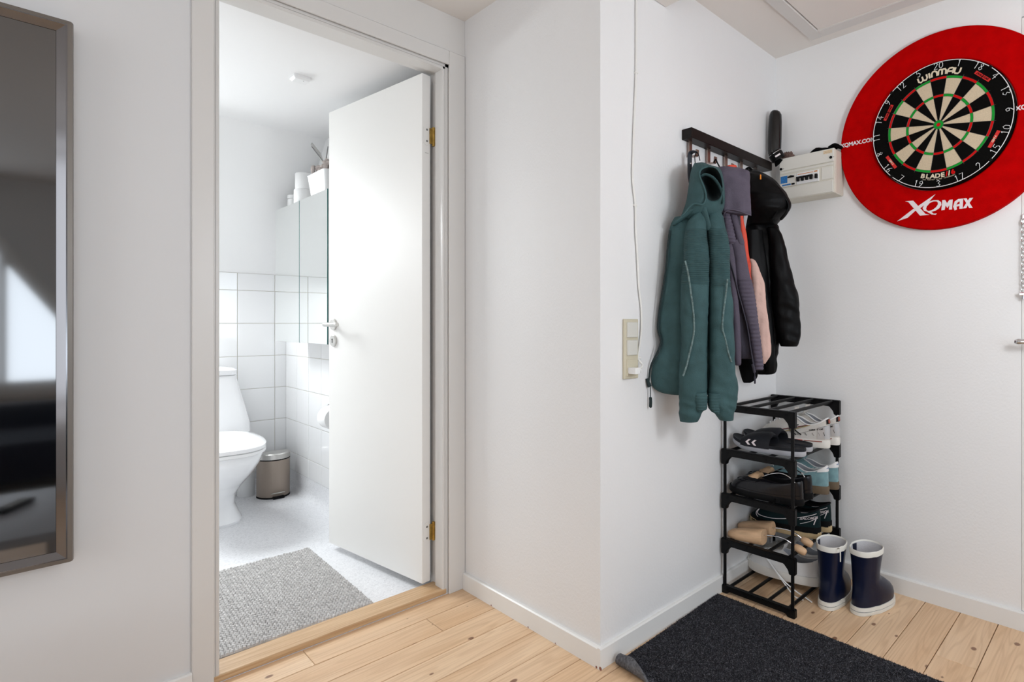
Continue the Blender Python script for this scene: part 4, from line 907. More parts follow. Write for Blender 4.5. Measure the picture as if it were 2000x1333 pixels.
def mixl(A, B, t): return [((1-t)*a[0]+t*b[0], (1-t)*a[1]+t*b[1]) for a, b in zip(A, B)]
def lp(L_, d, sd=0): return [clampw(aD(x, y_, d+.012*noise.noise(V((x*.05+sd, y_*.05, d*3))))) for x, y_ in L_]
cc = [hc_]*48
mb = MB(); mb.rings([lp(So, 1.96), lp(mixl(So, Ri, -.0), 1.90), lp(mixl(So, Ri, .12), 1.855), lp(mixl(So, Ri, .45), 1.825), lp(mixl(So, Ri, .8), 1.812), lp(mixl(So, Ri, .97), 1.808), lp(mixl(Ri, cc, .04), 1.815)], True, False)
hd = obj('hood', mb, 'teal', tj, 70)
mb = MB(); mb.rings([lp(mixl(Ri, cc, .0), 1.813), lp(mixl(Ri, cc, .15), 1.84), lp(mixl(Ri, cc, .35), 1.88), lp(mixl(Ri, cc, .7), 1.905), lp(mixl(Ri, cc, .98), 1.91)], False, True); obj('hood_lining', mb, 'teal_dark', hd, 70)
obj('hood_piping', dtube([(1383, 325), (1371, 330), (1366, 339), (1369, 352), (1375, 366), (1379, 382), (1377, 394), (1371, 400), (1357, 398), (1347, 404), (1338, 416), (1331, 422)], .0032, 1.806), 'teal', hd, 60)
obj('hood_fold', dtube([(1368, 345, 1.83), (1378, 341, 1.825), (1392, 347, 1.825), (1403, 360, 1.825), (1411, 378, 1.82), (1412, 398, 1.825)], [.004]+[.009]*19+[.006], flat=.5, n=10), 'teal', hd, 60)
obj('collar_flap', dtube([(1374, 402, 1.825), (1360, 406, 1.83), (1345, 416, 1.84), (1330, 428, 1.85), (1314, 440, 1.865)], [.008]+[.014]*15+[.008], flat=.5, n=10), 'teal', tj, 60)
obj('chest_panel', dtube([(1372, 404, 1.825), (1378, 425, 1.825), (1384, 450, 1.82)], [.004]+[.013]*7+[.006], flat=.5, n=10), 'teal', tj, 60)
zp = obj('zipper', dtube([(1308, 450, 1.862), (1304, 485, 1.857), (1300, 530, 1.852), (1289, 600, 1.846), (1285, 642, 1.843), (1291, 668, 1.842), (1282, 692, 1.838), (1271, 716, 1.834), (1267, 746, 1.834)], .0035, flat=.7), 'teal_dark', tj, 60)
mb = dtube([(1264, 740), (1266, 748), (1269, 756)], [.006]*5+[.007]*4, 1.832); obj('slider', mb, 'teal_dark', zp)
mb = dtube([(1270, 756), (1270.5, 778)], .0016, 1.832); mb2 = dtube([(1270.5, 776), (1271, 786), (1270.5, 797)], [.004]+[.0062]*7+[.003], 1.832, flat=.5); mb.add(mb2.v, mb2.f); obj('pull_tab', mb, 'teal_dark', zp)
obj('hanging_loop', dtube([(1358, 322, 1.93), (1357, 306, 1.925), (1360, 298.5, 1.925), (1364, 301, 1.92), (1367, 314, 1.92)], .0016), 'black_rubber', tj)
st = thing('navy_strap', 'dark navy strap looped on the leftmost hook', 'strap', (1.62, 1.13, 1.6))
mb = MB(); P_ = [clampw(aD(x, y_, d)) for x, y_, d in ((1361, 297.5, 1.925), (1356, 296.5, 1.935), (1350, 298, 1.95), (1347.5, 304, 1.955), (1347, 320, 1.955), (1347.5, 345, 1.95), (1350, 360, 1.94))]
mb.tube(spline(P_, 5), .0085, 10, flat=.28, up=(0, 1, 0)); sb = obj('webbing', mb, 'navy_strap', st, 60)
mb = MB(); mb.lathe([(0, -.004), (.0025, -.004), (.0025, 0), (0, 0)], aD(1348.5, 319.5, 1.947), 10, 'y', caps=False); obj('rivet', mb, 'chrome', sb)

# --- grey purple jacket
pj = thing('purple_jacket', 'grey-purple jacket with ribbed panels beside the teal jacket', 'jacket', (1.75, 1.08, 1.55))
obj('body', cloth([(405, 1408, 1444, 2.03, .02), (440, 1410, 1446, 2.02, .03), (500, 1418, 1452, 2.015, .03), (560, 1422, 1462, 2.01, .03), (620, 1426, 1470, 2.01, .03), (670, 1430, 1472, 2.01, .03), (696, 1440, 1472, 2.01, .025), (701, 1446, 1470, 2.01, .015)], seed=11, wr=.008, cr=.006), 'purple_dark', pj, 60)
obj('left_panel', cloth([(470, 1415, 1436, 1.985, .015), (510, 1420, 1438, 1.98, .02), (560, 1424, 1440, 1.98, .02), (620, 1429, 1444, 1.975, .022), (680, 1432, 1447, 1.97, .022), (708, 1434, 1447, 1.97, .02), (714, 1437, 1445, 1.97, .012)], seed=12, wr=.006, cr=.005), 'purple', pj, 60)
obj('right_panel', cloth([(470, 1424, 1452, 1.985, .022), (500, 1430, 1457, 1.98, .024), (536, 1434, 1463.5, 1.98, .024), (552, 1437, 1468, 1.98, .024)], seed=13, wr=.003), 'purple', pj, 60)
rp = obj('ribbed_panel', cloth([(548, 1437, 1467.5, 1.979, .025), (575, 1442, 1473, 1.977, .026), (601, 1449, 1477, 1.975, .026), (642, 1460, 1482, 1.97, .024), (669, 1465, 1486, 1.97, .022), (700, 1470, 1489, 1.97, .02), (716, 1472, 1491, 1.97, .018), (723, 1474, 1490, 1.97, .012)], seed=13, wr=.002, sub=14, rib=(540, 730, .0142, .0022), n=28), 'purple', pj, 60)
obj('ribbed_shoulder', cloth([(412, 1413, 1424, 1.985, .012), (430, 1412, 1428, 1.98, .02), (450, 1413, 1433, 1.978, .022), (470, 1415, 1437, 1.978, .022), (478, 1422, 1434, 1.978, .018)], seed=14, wr=.002, sub=12, rib=(405, 480, .0125, .0022), n=28), 'purple', pj, 60)
obj('shoulder_panel', cloth([(410, 1424, 1438, 1.99, .012), (425, 1425, 1440, 1.985, .02), (450, 1431, 1446, 1.982, .022), (474, 1437, 1453, 1.98, .022), (480, 1440, 1452, 1.98, .02)], seed=15, wr=.003), 'purple', pj, 60)
cl = obj('collar', cloth([(326.5, 1404, 1424, 1.99, .010), (329, 1400, 1442, 1.985, .018), (335, 1400, 1460, 1.975, .022), (342, 1401, 1464, 1.97, .024), (370, 1405, 1464.5, 1.965, .026), (395, 1409, 1465.5, 1.965, .026), (408, 1411, 1466.5, 1.965, .024), (415, 1414, 1467, 1.965, .022), (420, 1440, 1467, 1.965, .014)], seed=16, wr=.008, sq=.65, cr=.005), 'purple', pj, 60)
obj('collar_hem', dtube([(1413, 425, 1.955), (1415, 416, 1.945), (1424, 410, 1.94), (1440, 411.5, 1.94), (1455, 417, 1.94), (1467, 421, 1.945)], .0022), 'purple', cl, 60)
zp = obj('zipper', dtube([(1424, 505), (1432, 530), (1442, 572), (1452, 608), (1460, 640), (1466, 680), (1471.5, 712)], .0028, 1.958), 'purple_dark', pj, 60)
mb = dtube([(1470, 712), (1472, 719), (1474, 728)], .0048, 1.952); mb2 = dtube([(1473.5, 724), (1474.5, 738), (1474.5, 750)], [.0016]*4+[.0035]*4+[.0025], 1.95); mb.add(mb2.v, mb2.f); obj('slider', mb, 'purple_dark', zp)
obj('hanging_loop', dtube([(1394, 318, 2.02), (1398, 311.5, 2.01), (1401, 318, 2.005), (1407, 329, 2.0)], .0026), 'black_rubber', pj)
# --- coral and pink garment
og = thing('coral_garment', 'coral and pale pink garment between the purple and black jackets', 'garment', (1.87, 1.08, 1.5))
obj('coral_panel', cloth([(324, 1422, 1438, 2.085, .012), (331, 1420, 1440, 2.085, .016), (380, 1432, 1448, 2.08, .02), (430, 1440, 1451.5, 2.08, .02), (460, 1444, 1458, 2.075, .02), (505, 1450, 1463.5, 2.07, .02), (520, 1452, 1473, 2.06, .022), (560, 1456, 1475.5, 2.05, .022), (610, 1462, 1481, 2.045, .02), (650, 1470, 1483, 2.04, .012), (670, 1476, 1484, 2.04, .006)], seed=21, wr=.004), 'orange', og, 60)
obj('pink_panel', cloth([(506, 1464, 1469, 2.055, .006), (513, 1464, 1477, 2.05, .014), (540, 1465, 1487, 2.04, .022), (561, 1467, 1493, 2.04, .024), (593, 1470, 1495, 2.04, .024), (630, 1474, 1500, 2.035, .024), (664, 1478, 1504, 2.035, .022), (690, 1482, 1505, 2.035, .02), (703, 1485, 1499, 2.035, .014), (711, 1489, 1494, 2.035, .006)], seed=22, wr=.007, fx_=30, cr=.006), 'pink', og, 60)
obj('pale_strip', cloth([(414, 1449, 1462, 2.11, .006), (440, 1450, 1457, 2.11, .008), (458, 1452, 1456, 2.11, .004)], seed=23, wr=.002), 'slide_sole', og, 60)
# --- black jacket
bj = thing('black_jacket', 'black hooded shell jacket on the hooks by the corner', 'jacket', (1.95, 1.05, 1.55))
obj('body', cloth([(415, 1458, 1515, 2.20, .04), (451, 1456, 1521, 2.19, .06), (500, 1456, 1526, 2.18, .06), (560, 1458, 1528, 2.17, .06), (640, 1462, 1524, 2.17, .06), (690, 1466, 1519, 2.17, .055), (724, 1470, 1516.5, 2.17, .05), (731, 1478, 1508, 2.17, .03)], seed=31, wr=.016, fx_=12, fz_=4, folds=.004, cr=.012), 'black_cloth', bj, 60)
hd = obj('hood', cloth([(333, 1452, 1474, 2.20, .02), (337, 1447, 1484, 2.18, .04), (346, 1446, 1498, 2.165, .055), (358, 1448, 1512, 2.155, .065), (377, 1452, 1529, 2.145, .075), (390, 1454, 1537.5, 2.14, .08), (402, 1455, 1543, 2.14, .08), (412, 1456, 1541.5, 2.14, .078), (420, 1456, 1535, 2.145, .072), (430, 1456, 1526, 2.155, .065), (441, 1458, 1517, 2.165, .055)], seed=32, wr=.012, fx_=12, fz_=9, cr=.010), 'black_cloth', bj, 60)
obj('hood_piping', dtube([(1513, 372, 2.085), (1521, 385, 2.075), (1523, 400, 2.07), (1517, 415, 2.075), (1508, 428, 2.085)], .003), 'black_cloth', hd, 60)
obj('peak', dtube([(1503, 350, 2.11), (1518, 364, 2.09), (1531, 381, 2.075), (1541, 400, 2.075), (1536, 416, 2.08), (1524, 430, 2.09)], [.004]+[.010]*19+[.005], flat=.5, n=10), 'black_cloth', hd, 60)
obj('sleeve', cloth([(445, 1498, 1520, 2.13, .02), (480, 1502, 1531, 2.12, .035), (550, 1506, 1549, 2.115, .042), (583, 1508, 1557.5, 2.11, .044), (620, 1512, 1560, 2.11, .044), (653, 1518, 1562, 2.11, .040), (668, 1522, 1560.5, 2.11, .036), (677, 1526, 1556, 2.11, .025)], seed=33, wr=.008, fx_=18, fz_=9, cr=.012), 'black_cloth', bj, 60)
obj('front_edge', cloth([(450, 1458, 1490, 2.125, .015), (560, 1462, 1503, 2.12, .02), (640, 1488, 1510, 2.12, .02), (700, 1494, 1513, 2.12, .02), (728, 1496, 1513, 2.12, .012)], seed=34, wr=.008), 'black_cloth', bj, 60)
mb = MB(); c = aD(1485.5, 346, 2.085); mb.box(c-V((.003, .002, .009)), c+V((.003, .002, .009)), .001); obj('orange_tab', mb, 'tag_orange', bj)
obj('hanging_loop', dtube([(1456, 337, 2.17), (1457, 331, 2.16), (1463, 328, 2.15), (1468, 332, 2.15), (1470, 338, 2.16)], .004), 'black_matte', bj)
bf = thing('black_fleece', 'black fleece hem hanging below the purple jacket', 'garment', (1.8, 1.1, 1.2))
obj('fabric', cloth([(420, 1438, 1452, 2.09, .012), (520, 1428, 1450, 2.075, .015), (600, 1432, 1462, 2.065, .02), (660, 1438, 1470, 2.06, .022), (700, 1442, 1476, 2.055, .022), (725, 1445, 1479, 2.055, .02), (740, 1448, 1477, 2.055, .016), (748, 1452, 1466, 2.055, .010)], seed=41, wr=.008), 'black_matte', bf, 60)

# ================================================================== SHOE RACK
RX0, RX1, RY0, RY1 = 1.855, 2.250, .886, 1.160
sr = thing('shoe_rack', 'black five-tier shoe rack of thin tubes in the corner', 'shoe rack', (2.05, 1.02, 0))
LV = [.0, .178, .350, .520, .690]
for x in (RX0, RX1):
    for y_ in (RY0, RY1):
        mb = MB(); mb.tube([(x, y_, .01), (x, y_, .71)], .0062, 10); obj('post', mb, 'black_plastic', sr)
    for li, z in enumerate(LV):
        mb = MB(); zt = z+.0305; R = []
        y0_, y1_ = RY0-.012, RY1+.012
        if li == 0: prof = [(y0_, 0), (y0_+.026, 0), (y0_+.036, .010), (y1_-.036, .010), (y1_-.026, 0), (y1_, 0), (y1_, zt), (y0_, zt)]
        else: prof = [(y0_, z-.028), (y0_+.022, z-.028), (y0_+.025, z-.014), (y0_+.042, z+.005), (y1_-.042, z+.005), (y1_-.025, z-.014), (y1_-.022, z-.028), (y1_, z-.028), (y1_, zt), (y0_, zt)]
        mb.prism(prof, lambda p: (x-.0105, p[0], p[1]), lambda p: (x+.0105, p[0], p[1]))
        bm = bmesh.new(); me = bpy.data.meshes.new('tmp'); me.from_pydata(mb.v, [], mb.f); bm.from_mesh(me); bmesh.ops.recalc_face_normals(bm, faces=bm.faces); bmesh.ops.bevel(bm, geom=bm.edges[:], offset=.0022, segments=2, affect='EDGES'); mb = MB(); mb.bm(bm); bpy.data.meshes.remove(me)
        rl = obj('side_rail', mb, 'black_plastic', sr, 40)
        for k_ in range(4):
            y_ = RY0+.018+k_*(RY1-RY0-.036)/3; s_ = -1 if x == RX0 else 1
            mb = MB(); mb.lathe([(0, s_*.0101), (.0058, s_*.0101), (.0058, s_*.0112), (0, s_*.0112)], (x, y_, z+.018), 12, 'x', caps=False); obj('tube_cap', mb, 'black_rubber', rl)
for z in LV:
    for k_ in range(4):
        y_ = RY0+.018+k_*(RY1-RY0-.036)/3; mb = MB(); mb.tube([(RX0, y_, z+.024), (RX1, y_, z+.024)], .0062, 10); obj('shelf_tube', mb, 'black_plastic', sr)
TZ = [z+.0305 for z in LV]

# ================================================================== SHOES
class Shoe:
    def __init__(s, name, label, cat, loc, rz, L=.285, W=.098, zs=.028, hc=.085, toe_h=.045, cw=.34, cf=.50, cb=.02, heel_up=.02, side_dip=.006, tongue=.02, group=None, rx=0, toe_p=2.6):
        s.root = thing(name, label, cat, loc, (rx, 0, rz), group, world=False); s.L, s.W, s.zs = L, W, zs; s.toe_p = toe_p
        s.hc, s.th, s.cw, s.cf, s.cb, s.hu, s.sd, s.tg = hc, toe_h, cw, cf, cb, heel_up, side_dip, tongue; s.n = 48
    def out(s, a, k=1.0):
        q = (1-cos(a))/2; p = s.toe_p if q > .5 else 2.4
        e = max(0, 1-abs(2*q-1)**p)**(1/p); prof = .74+.26*max(0, min(1, (q-.15)/.5)); 
        x = math.copysign(s.W/2*prof*e*k, sin(a))+.006*sin(pi*q)*-.3; y_ = s.L*(q-.5)*(1+(k-1)*.4)
        return V((x, y_, 0))
    def col(s, a, k=1.0):
        q = (1-cos(a))/2; y_ = -s.L/2+s.L*(s.cb+(s.cf-s.cb)*q); e = max(0, 1-abs(2*q-1)**2.3)**(1/2.3)
        z = s.hc+s.hu*(1-q)**3*1.0-s.sd*sin(pi*min(1, q*1.25))+s.tg*max(0, q-.55)/.45
        return V((math.copysign(s.cw*s.W*e*k*(1-.25*q), sin(a)), y_+(1-k)*(0 if abs(q-.5) < .5 else 0), z))
    def surf(s, a, t):
        F_ = s.out(a)+V((0, 0, s.zs*.8)); C_ = s.col(a); q = (1-cos(a))/2
        h_ = s.th*(1-.1*(1-q)) if q > .5 else s.th+(.5-q)*2*(s.hc-s.th)*.55
        K = F_*1.0+V((0, 0, h_)); K.x *= 1.02; K.y *= 1.0
        if q > .6: K.y += (C_.y-F_.y)*.10
        return F_*(1-t)**2+K*(2*t*(1-t))+C_*t*t
    def nrm(s, a, t):
        e = .01; d1 = s.surf(a+e, t)-s.surf(a-e, t); d2 = s.surf(a, min(1, t+e))-s.surf(a, max(0, t-e)); n_ = d1.cross(d2)
        if n_.length < 1e-9: return V((0, 0, 1))
        n_.normalize(); p = s.surf(a, t)-V((0, 0, .02))
        return n_ if n_.dot(V((p.x, p.y*.3, p.z))) > 0 else -n_
    def build(s, up, sole, lining, sole_parts=1, sole_k=1.05, heel_z=0):
        mb = MB(); n = s.n; m = 9; R = [[s.surf(2*pi*j/n, i/m) for j in range(n)] for i in range(m+1)]
        R += [[s.col(2*pi*j/n, .92)+V((0, 0, -.001)) for j in range(n)]]; mb.rings(R, True, False); s.upper = obj('upper', mb, up, s.root, 60)
        mb = MB(); R = []
        for k_, dz in ((.915, -.0015), (.9, -.02), (.88, -.045), (.7, -.055)): R.append([V((p.x, p.y, max(s.zs+.003, p.z+dz))) for p in [s.col(2*pi*j/n, k_) for j in range(n)]])
        mb.rings(R, False, True); s.lin = obj('lining', mb, lining, s.root, 60)
        mb = MB(); R = []
        def spring(p): return max(0, p.y/s.L-.30)**2*.35*s.L*1.3
        for k_, z in ((sole_k*.97, 0), (sole_k, .004), (sole_k*1.0, s.zs*.8), (sole_k*.985, s.zs), (.9, s.zs+.001)): R.append([V((p.x, p.y, z+spring(p))) for p in [s.out(2*pi*j/n, k_) for j in range(n)]])
        mb.rings(R); s.sole = obj('sole', mb, sole, s.root, 40); return s
    def ribbon(s, name, pts, w_, m_, parent=None, off=.001, flat=.3, k=4):
        P_ = spline([(a, t, 0) for a, t in pts], k); mb = MB(); mb.tube([s.surf(p.x, p.y)+s.nrm(p.x, p.y)*off for p in P_], w_, 6, flat=flat); return obj(name, mb, m_, parent or s.upper, 60)
    def patch(s, name, a0, a1, t0, t1, m_, off=.0014, na=10, nt=5, parent=None):
        f0 = t0 if callable(t0) else (lambda u: t0); f1 = t1 if callable(t1) else (lambda u: t1); mb = MB(); vs = []
        for lay in (off, -.001):
            for i in range(nt+1):
                for j in range(na+1):
                    u = j/na; a = a0+(a1-a0)*u; t = f0(u)+(f1(u)-f0(u))*i/nt; vs.append(s.surf(a, t)+s.nrm(a, t)*lay)
        N_ = (nt+1)*(na+1); fs = []
        for i in range(nt):
            for j in range(na): q = i*(na+1)+j; fs.append((q, q+1, q+na+2, q+na+1))
        for i in range(nt): q = i*(na+1); fs.append((q, q+na+1, N_+q+na+1, N_+q)); q += na; fs.append((q+na+1, q, N_+q, N_+q+na+1))
        for j in range(na): fs.append((j+1, j, N_+j, N_+j+1)); q = nt*(na+1)+j; fs.append((q, q+1, N_+q+1, N_+q))
        mb.add(vs, fs); return obj(name, mb, m_, parent or s.upper, 50)
    def laces(s, m_, cnt=5, y0=.08, y1=.20, w_=.021, z0=None, r=.0022):
        for i in range(cnt):
            t = i/(cnt-1); q = .50+.055*i; pts = []
            for u in (-1, -.5, 0, .5, 1):
                a = pi-u*(.50-.03*i)*.9; pts.append(s.surf(a, .98-.17*(cnt-1-i)*.0-.115*i)+V((0, 0, .003*(1-abs(u)))))
            mb = MB(); mb.tube(spline(pts, 3), r, 6); obj('lace', mb, m_, s.upper, 60)
    def collar(s, m_, r=.0028):
        mb = MB(); mb.tube([s.col(2*pi*j/40, .97) for j in range(41)], r, 7, False); obj('collar_piping', mb, m_, s.upper, 60)
    def tongue_part(s, m_, h_=.03, w_=.02):
        c = s.col(pi); mb = MB(); mb.tube(spline([c+V((0, .03, -.012)), c+V((0, .0, -.002)), c+V((0, -.012, h_*.6)), c+V((0, -.014, h_))], 4), w_, 12, flat=.2, up=(0, 0, 1)); obj('tongue', mb, m_, s.upper, 60)
yc = (RY0+RY1)/2
SIDE = 1.5*pi      # the side of a shoe facing the room
def rev(a): return 2*pi-a
# tier 4: slides and white running shoes
def slide(label, x, y_, z, rz=0, rx=0):
    r = thing('slide_sandal', label, 'sandal', (x, y_, z), (rx, 0, rz), 'black slides on the shoe rack', world=False); L_, W_ = .285, .096; n = 48
    def o_(a, k_=1):
        q = (1-cos(a))/2; e = max(0, 1-abs(2*q-1)**2.7)**(1/2.7); return V((math.copysign(W_/2*(.78+.22*min(1, q/.55))*e*k_, sin(a)), L_*(q-.5)*(1+(k_-1)*.4), 0))
    def zc(yv): return .020*max(0, (yv/L_-.18)/.32)**2
    mb = MB(); mb.rings([[V((p.x, p.y, z_+zc(p.y))) for p in [o_(2*pi*j/n, k_) for j in range(n)]] for k_, z_ in ((.95, 0), (1, .004), (1, .016), (.99, .018))]); so = obj('sole', mb, 'slide_sole', r, 40)
    mb = MB(); mb.rings([[V((p.x, p.y, z_+zc(p.y))) for p in [o_(2*pi*j/n, k_) for j in range(n)]] for k_, z_ in ((.99, .018), (1.0, .024), (.985, .029), (.93, .028), (.85, .0255), (.3, .0250))]); obj('footbed', mb, 'slide_grey', r, 50)
    mb = MB(); R = []
    for i in range(13):
        a = pi*i/12; ring = []
        for yy, hh, off in ((-.035, .062, 0), (-.02, .068, .004), (.02, .064, .004), (.06, .056, .003), (.082, .046, 0), (.08, .043, -.004), (.02, .058, -.003), (-.03, .058, -.004)):
            wx = W_/2*(.97 if yy < .07 else .92); ring.append(V((-cos(a)*(wx+off*.6), yy+.012, .016+zc(yy)+sin(a)**.8*(hh-.016+off))))
        R.append(ring)
    mb.rings(R); stp = obj('strap', mb, 'slide_grey', r, 50)
    for k_ in range(2):
        y0 = .006+k_*.024; q = [(y0, .0), (y0+.010, .011), (y0, .022), (y0+.0085, .022), (y0+.0185, .011), (y0+.0085, .0)]
        def sp(p, e): zz = .024+p[1]*.9; return (-(W_/2*1.005-.006*max(0, (p[1]-.006)/.02)**1.5)-e, p[0]+.02, zz)
        mb = MB(); mb.add([sp(p, .0035) for p in q]+[sp(p, .0) for p in q], [(0, 1, 4, 5), (1, 2, 3, 4), (11, 10, 7, 6), (10, 9, 8, 7), (0, 6, 7, 1), (1, 7, 8, 2), (2, 8, 9, 3), (3, 9, 10, 4), (4, 10, 11, 5), (5, 11, 6, 0)]); obj('chevron', mb, 'print_white', stp, 0)
    return r
slide('near black slide sandal with white chevrons on the second tier', 1.930, yc-.005, TZ[3], radians(3))
slide('black slide sandal tucked behind the near chevron slide', 2.029, yc+.01, TZ[3], radians(-2))
def runner(label, x, y_, rz=0):
    s = Shoe('running_shoe', label, 'shoe', (x, y_, TZ[3]), rz, L=.285, W=.086, zs=.030, hc=.092, toe_h=.05, cf=.50, heel_up=.022, side_dip=.012, tongue=.020, group='white running shoes on the shoe rack').build('offwhite', 'sole_white', 'grey_lining')
    s.patch('heel_panel', -.75, .75, .08, .55, 'silver', off=.002); s.patch('heel_badge', -.30, .30, .62, .93, 'black_plastic', off=.0035, na=8); s.patch('heel_insert', -.16, .16, .66, .9, 'brown_red', off=.005, na=6)
    for a, b in ((rev(1.2), rev(1.95)), (rev(.55), rev(1.15))): s.patch('sole_insert', a, b, .0, .02, 'shoe_red' if a < rev(1.1) else 'brown_red', off=.0045, nt=1, parent=s.sole)
    # crossing side stripes
    for st_, m_ in (([(rev(2.1), .30), (rev(1.75), .52), (rev(1.35), .86)], 'burgundy'), ([(rev(1.95), .22), (rev(1.6), .45), (rev(1.2), .8)], 'gold'), ([(rev(1.25), .2), (rev(1.5), .45), (rev(1.78), .85)], 'black_rubber'), ([(rev(1.4), .2), (rev(1.65), .45), (rev(1.95), .85)], 'black_rubber')): s.ribbon('side_stripe', st_, .0052, m_, off=.002)
    for i in range(4): s.ribbon('crease_line', [(rev(.5+.22*i), .30), (rev(.42+.22*i), .18)], .0010, 'black_rubber', off=.0022)
    s.ribbon('panel_line', [(rev(.1), .55), (rev(.6), .52), (rev(1.1), .35), (rev(1.5), .15)], .0009, 'black_rubber', off=.0022)
    t = text_mb('GEL 1130', .010, .0003, .25, .0004); vs = []
    for v in t.v: a = rev(.80-v[0]*13.5); vs.append(s.surf(a, .43+v[1]*9)+s.nrm(a, .43)*.0035)
    t.v = [tuple(v) for v in vs]; obj('lettering', t, 'black_rubber', s.upper)
    s.tongue_part('offwhite', .035, .022); s.laces('white_plastic', 5); s.collar('white_leather', .0036); return s
runner('nearer white running shoe with crossed stripes on the second tier', 2.124, yc-.012, radians(3))
runner('white running shoe by the wall on the second tier', 2.212, yc-.018, radians(0))
# tier 3: black loafers and light blue sneakers
def loafer(label, x, y_, rz=0):
    s = Shoe('loafer', label, 'shoe', (x, y_, TZ[2]), rz, L=.290, W=.088, zs=.022, hc=.074, toe_h=.048, cf=.56, heel_up=.012, side_dip=.004, tongue=.0, group='black loafers on the shoe rack').build('black_leather', 'black_rubber', 'dark_lining', sole_k=1.06)
    s.ribbon('moccasin_seam', [(pi-1.15, .62), (pi-.8, .55), (pi-.4, .47), (pi, .44), (pi+.4, .47), (pi+.8, .55), (pi+1.15, .62)], .0022, 'black_leather', off=.001, flat=1)
    s.patch('saddle_strap', pi-1.15, pi+1.15, .60, .80, 'black_leather', off=.003, na=14); s.ribbon('welt_seam', [(rev(.2), .16), (rev(1), .12), (rev(1.6), .12), (rev(2.4), .15)], .0012, 'black_rubber', off=.0008)
    mb = MB(); n = 24; mb.rings([[V((p.x, min(p.y, -.06), z)) for p in [s.out(2*pi*j/n, 1.06) for j in range(n)]] for z in (-.0, .018)]); obj('heel', mb, 'black_rubber', s.root, 40); return s
loafer('nearer black leather loafer on the third tier with a wooden tree', 1.910, yc-.004, radians(1))
loafer('black leather loafer between the near loafer and blue sneakers', 2.005, yc+.004, radians(0))
def tree_in(label, x, y_, z):
    t = thing('shoe_tree', label, 'shoe tree', (x, y_, z), None, None, world=False)
    mb = MB(); R = []
    for yy, hw, z0_, z1_ in ((.015, .024, .045, .085), (.03, .028, .03, .088), (.06, .026, .028, .07), (.085, .02, .03, .058)):
        R.append([V((hw*cos(2*pi*j/16), yy, (z0_+z1_)/2+(z1_-z0_)/2*sin(2*pi*j/16))) for j in range(16)])
    mb.rings(R); obj('toe_block', mb, 'wood', t, 60)
    mb = MB(); mb.tube(spline([(0, .016, .066), (0, -.03, .088), (0, -.07, .096), (0, -.105, .085), (0, -.122, .066)], 6), .0024, 8); obj('spring_rod', mb, 'chrome', t); return t
tree_in('wooden shoe tree sprung inside the nearer black loafer', 1.910, yc, TZ[2]+.004); tree_in('wooden shoe tree sprung inside the farther black loafer', 2.005, yc+.006, TZ[2]+.004)
def suede(label, x, y_, rz=0):
    s = Shoe('suede_sneaker', label, 'shoe', (x, y_, TZ[2]), rz, L=.285, W=.088, zs=.030, hc=.082, toe_h=.045, cf=.50, heel_up=.024, side_dip=.008, tongue=.018, group='light blue sneakers on the shoe rack').build('suede_blue', 'gum', 'grey_lining')
    s.patch('heel_tab', -.8, .8, lambda u: .70-.08*sin(pi*u), 1.0, 'white_leather', off=.0028, na=14)
    for i in range(3): s.ribbon('side_stripe', [(rev(1.45+.17*i), .15), (rev(1.25+.17*i), .8)], .0036, 'white_leather', off=.0015)
    t = text_mb('adidas', .011, .0003, 0, .0004); vs = []
    for v in t.v: a = -v[0]*17; vs.append(s.surf(a, .83+v[1]*8)+s.nrm(a, .83)*.0038)
    t.v = [tuple(v) for v in vs]; obj('lettering', t, 'blue_label', s.upper)
    s.tongue_part('suede_blue', .032, .02); s.laces('white_plastic', 4); s.collar('white_leather', .0024); return s
suede('nearer light blue suede sneaker with brown sole on the third tier', 2.102, yc-.018, radians(2))
suede('light blue suede sneaker by the wall on the third tier', 2.195, yc-.022, radians(-1))
# tier 2: loose shoe trees and black trail shoes
def tree_loose(label, x, y_, z, rz, tilt):
    t = thing('shoe_tree', label, 'shoe tree', (x, y_, z), (tilt, 0, rz), 'loose wooden shoe trees on the shoe rack', world=False)
    mb = MB(); R = []
    for yy, hw, z0_, z1_ in ((.16, .004, .014, .022), (.155, .014, .006, .028), (.14, .024, .002, .036), (.11, .031, 0, .043), (.07, .033, 0, .050), (.035, .031, 0, .056), (.014, .028, 0, .060), (.010, .026, .002, .058)):
        R.append([V((hw*math.copysign(abs(cos(2*pi*j/24))**.8, cos(2*pi*j/24)), yy, (z0_+z1_)/2+(z1_-z0_)/2*math.copysign(abs(sin(2*pi*j/24))**.8, sin(2*pi*j/24)))) for j in range(24)])
    mb.rings(R); obj('toe_block', mb, 'wood', t, 55)
    mb = MB(); mb.tube(spline([(0, .02, .034), (0, -.03, .040), (0, -.075, .036), (0, -.118, .014)], 6), .0026, 8); obj('spring_rod', mb, 'chrome', t)
    mb = MB(); c = V((0, -.128, .010)); ax = V((0, -.93, -.36)); mb.tube([c+ax*(-.024), c+ax*(-.020), c+ax*(-.004), c+ax*.014, c+ax*.020], [.007, .0115, .0145, .0125, .008], 16); obj('heel_knob', mb, 'wood', t, 60)
tree_loose('nearer loose wooden shoe tree with metal rod and knob', 1.895, 1.005, TZ[1], radians(3), radians(-3))
tree_loose('farther loose wooden shoe tree lying beside the trail shoes', 1.985, 1.018, TZ[1], radians(0), radians(-3))
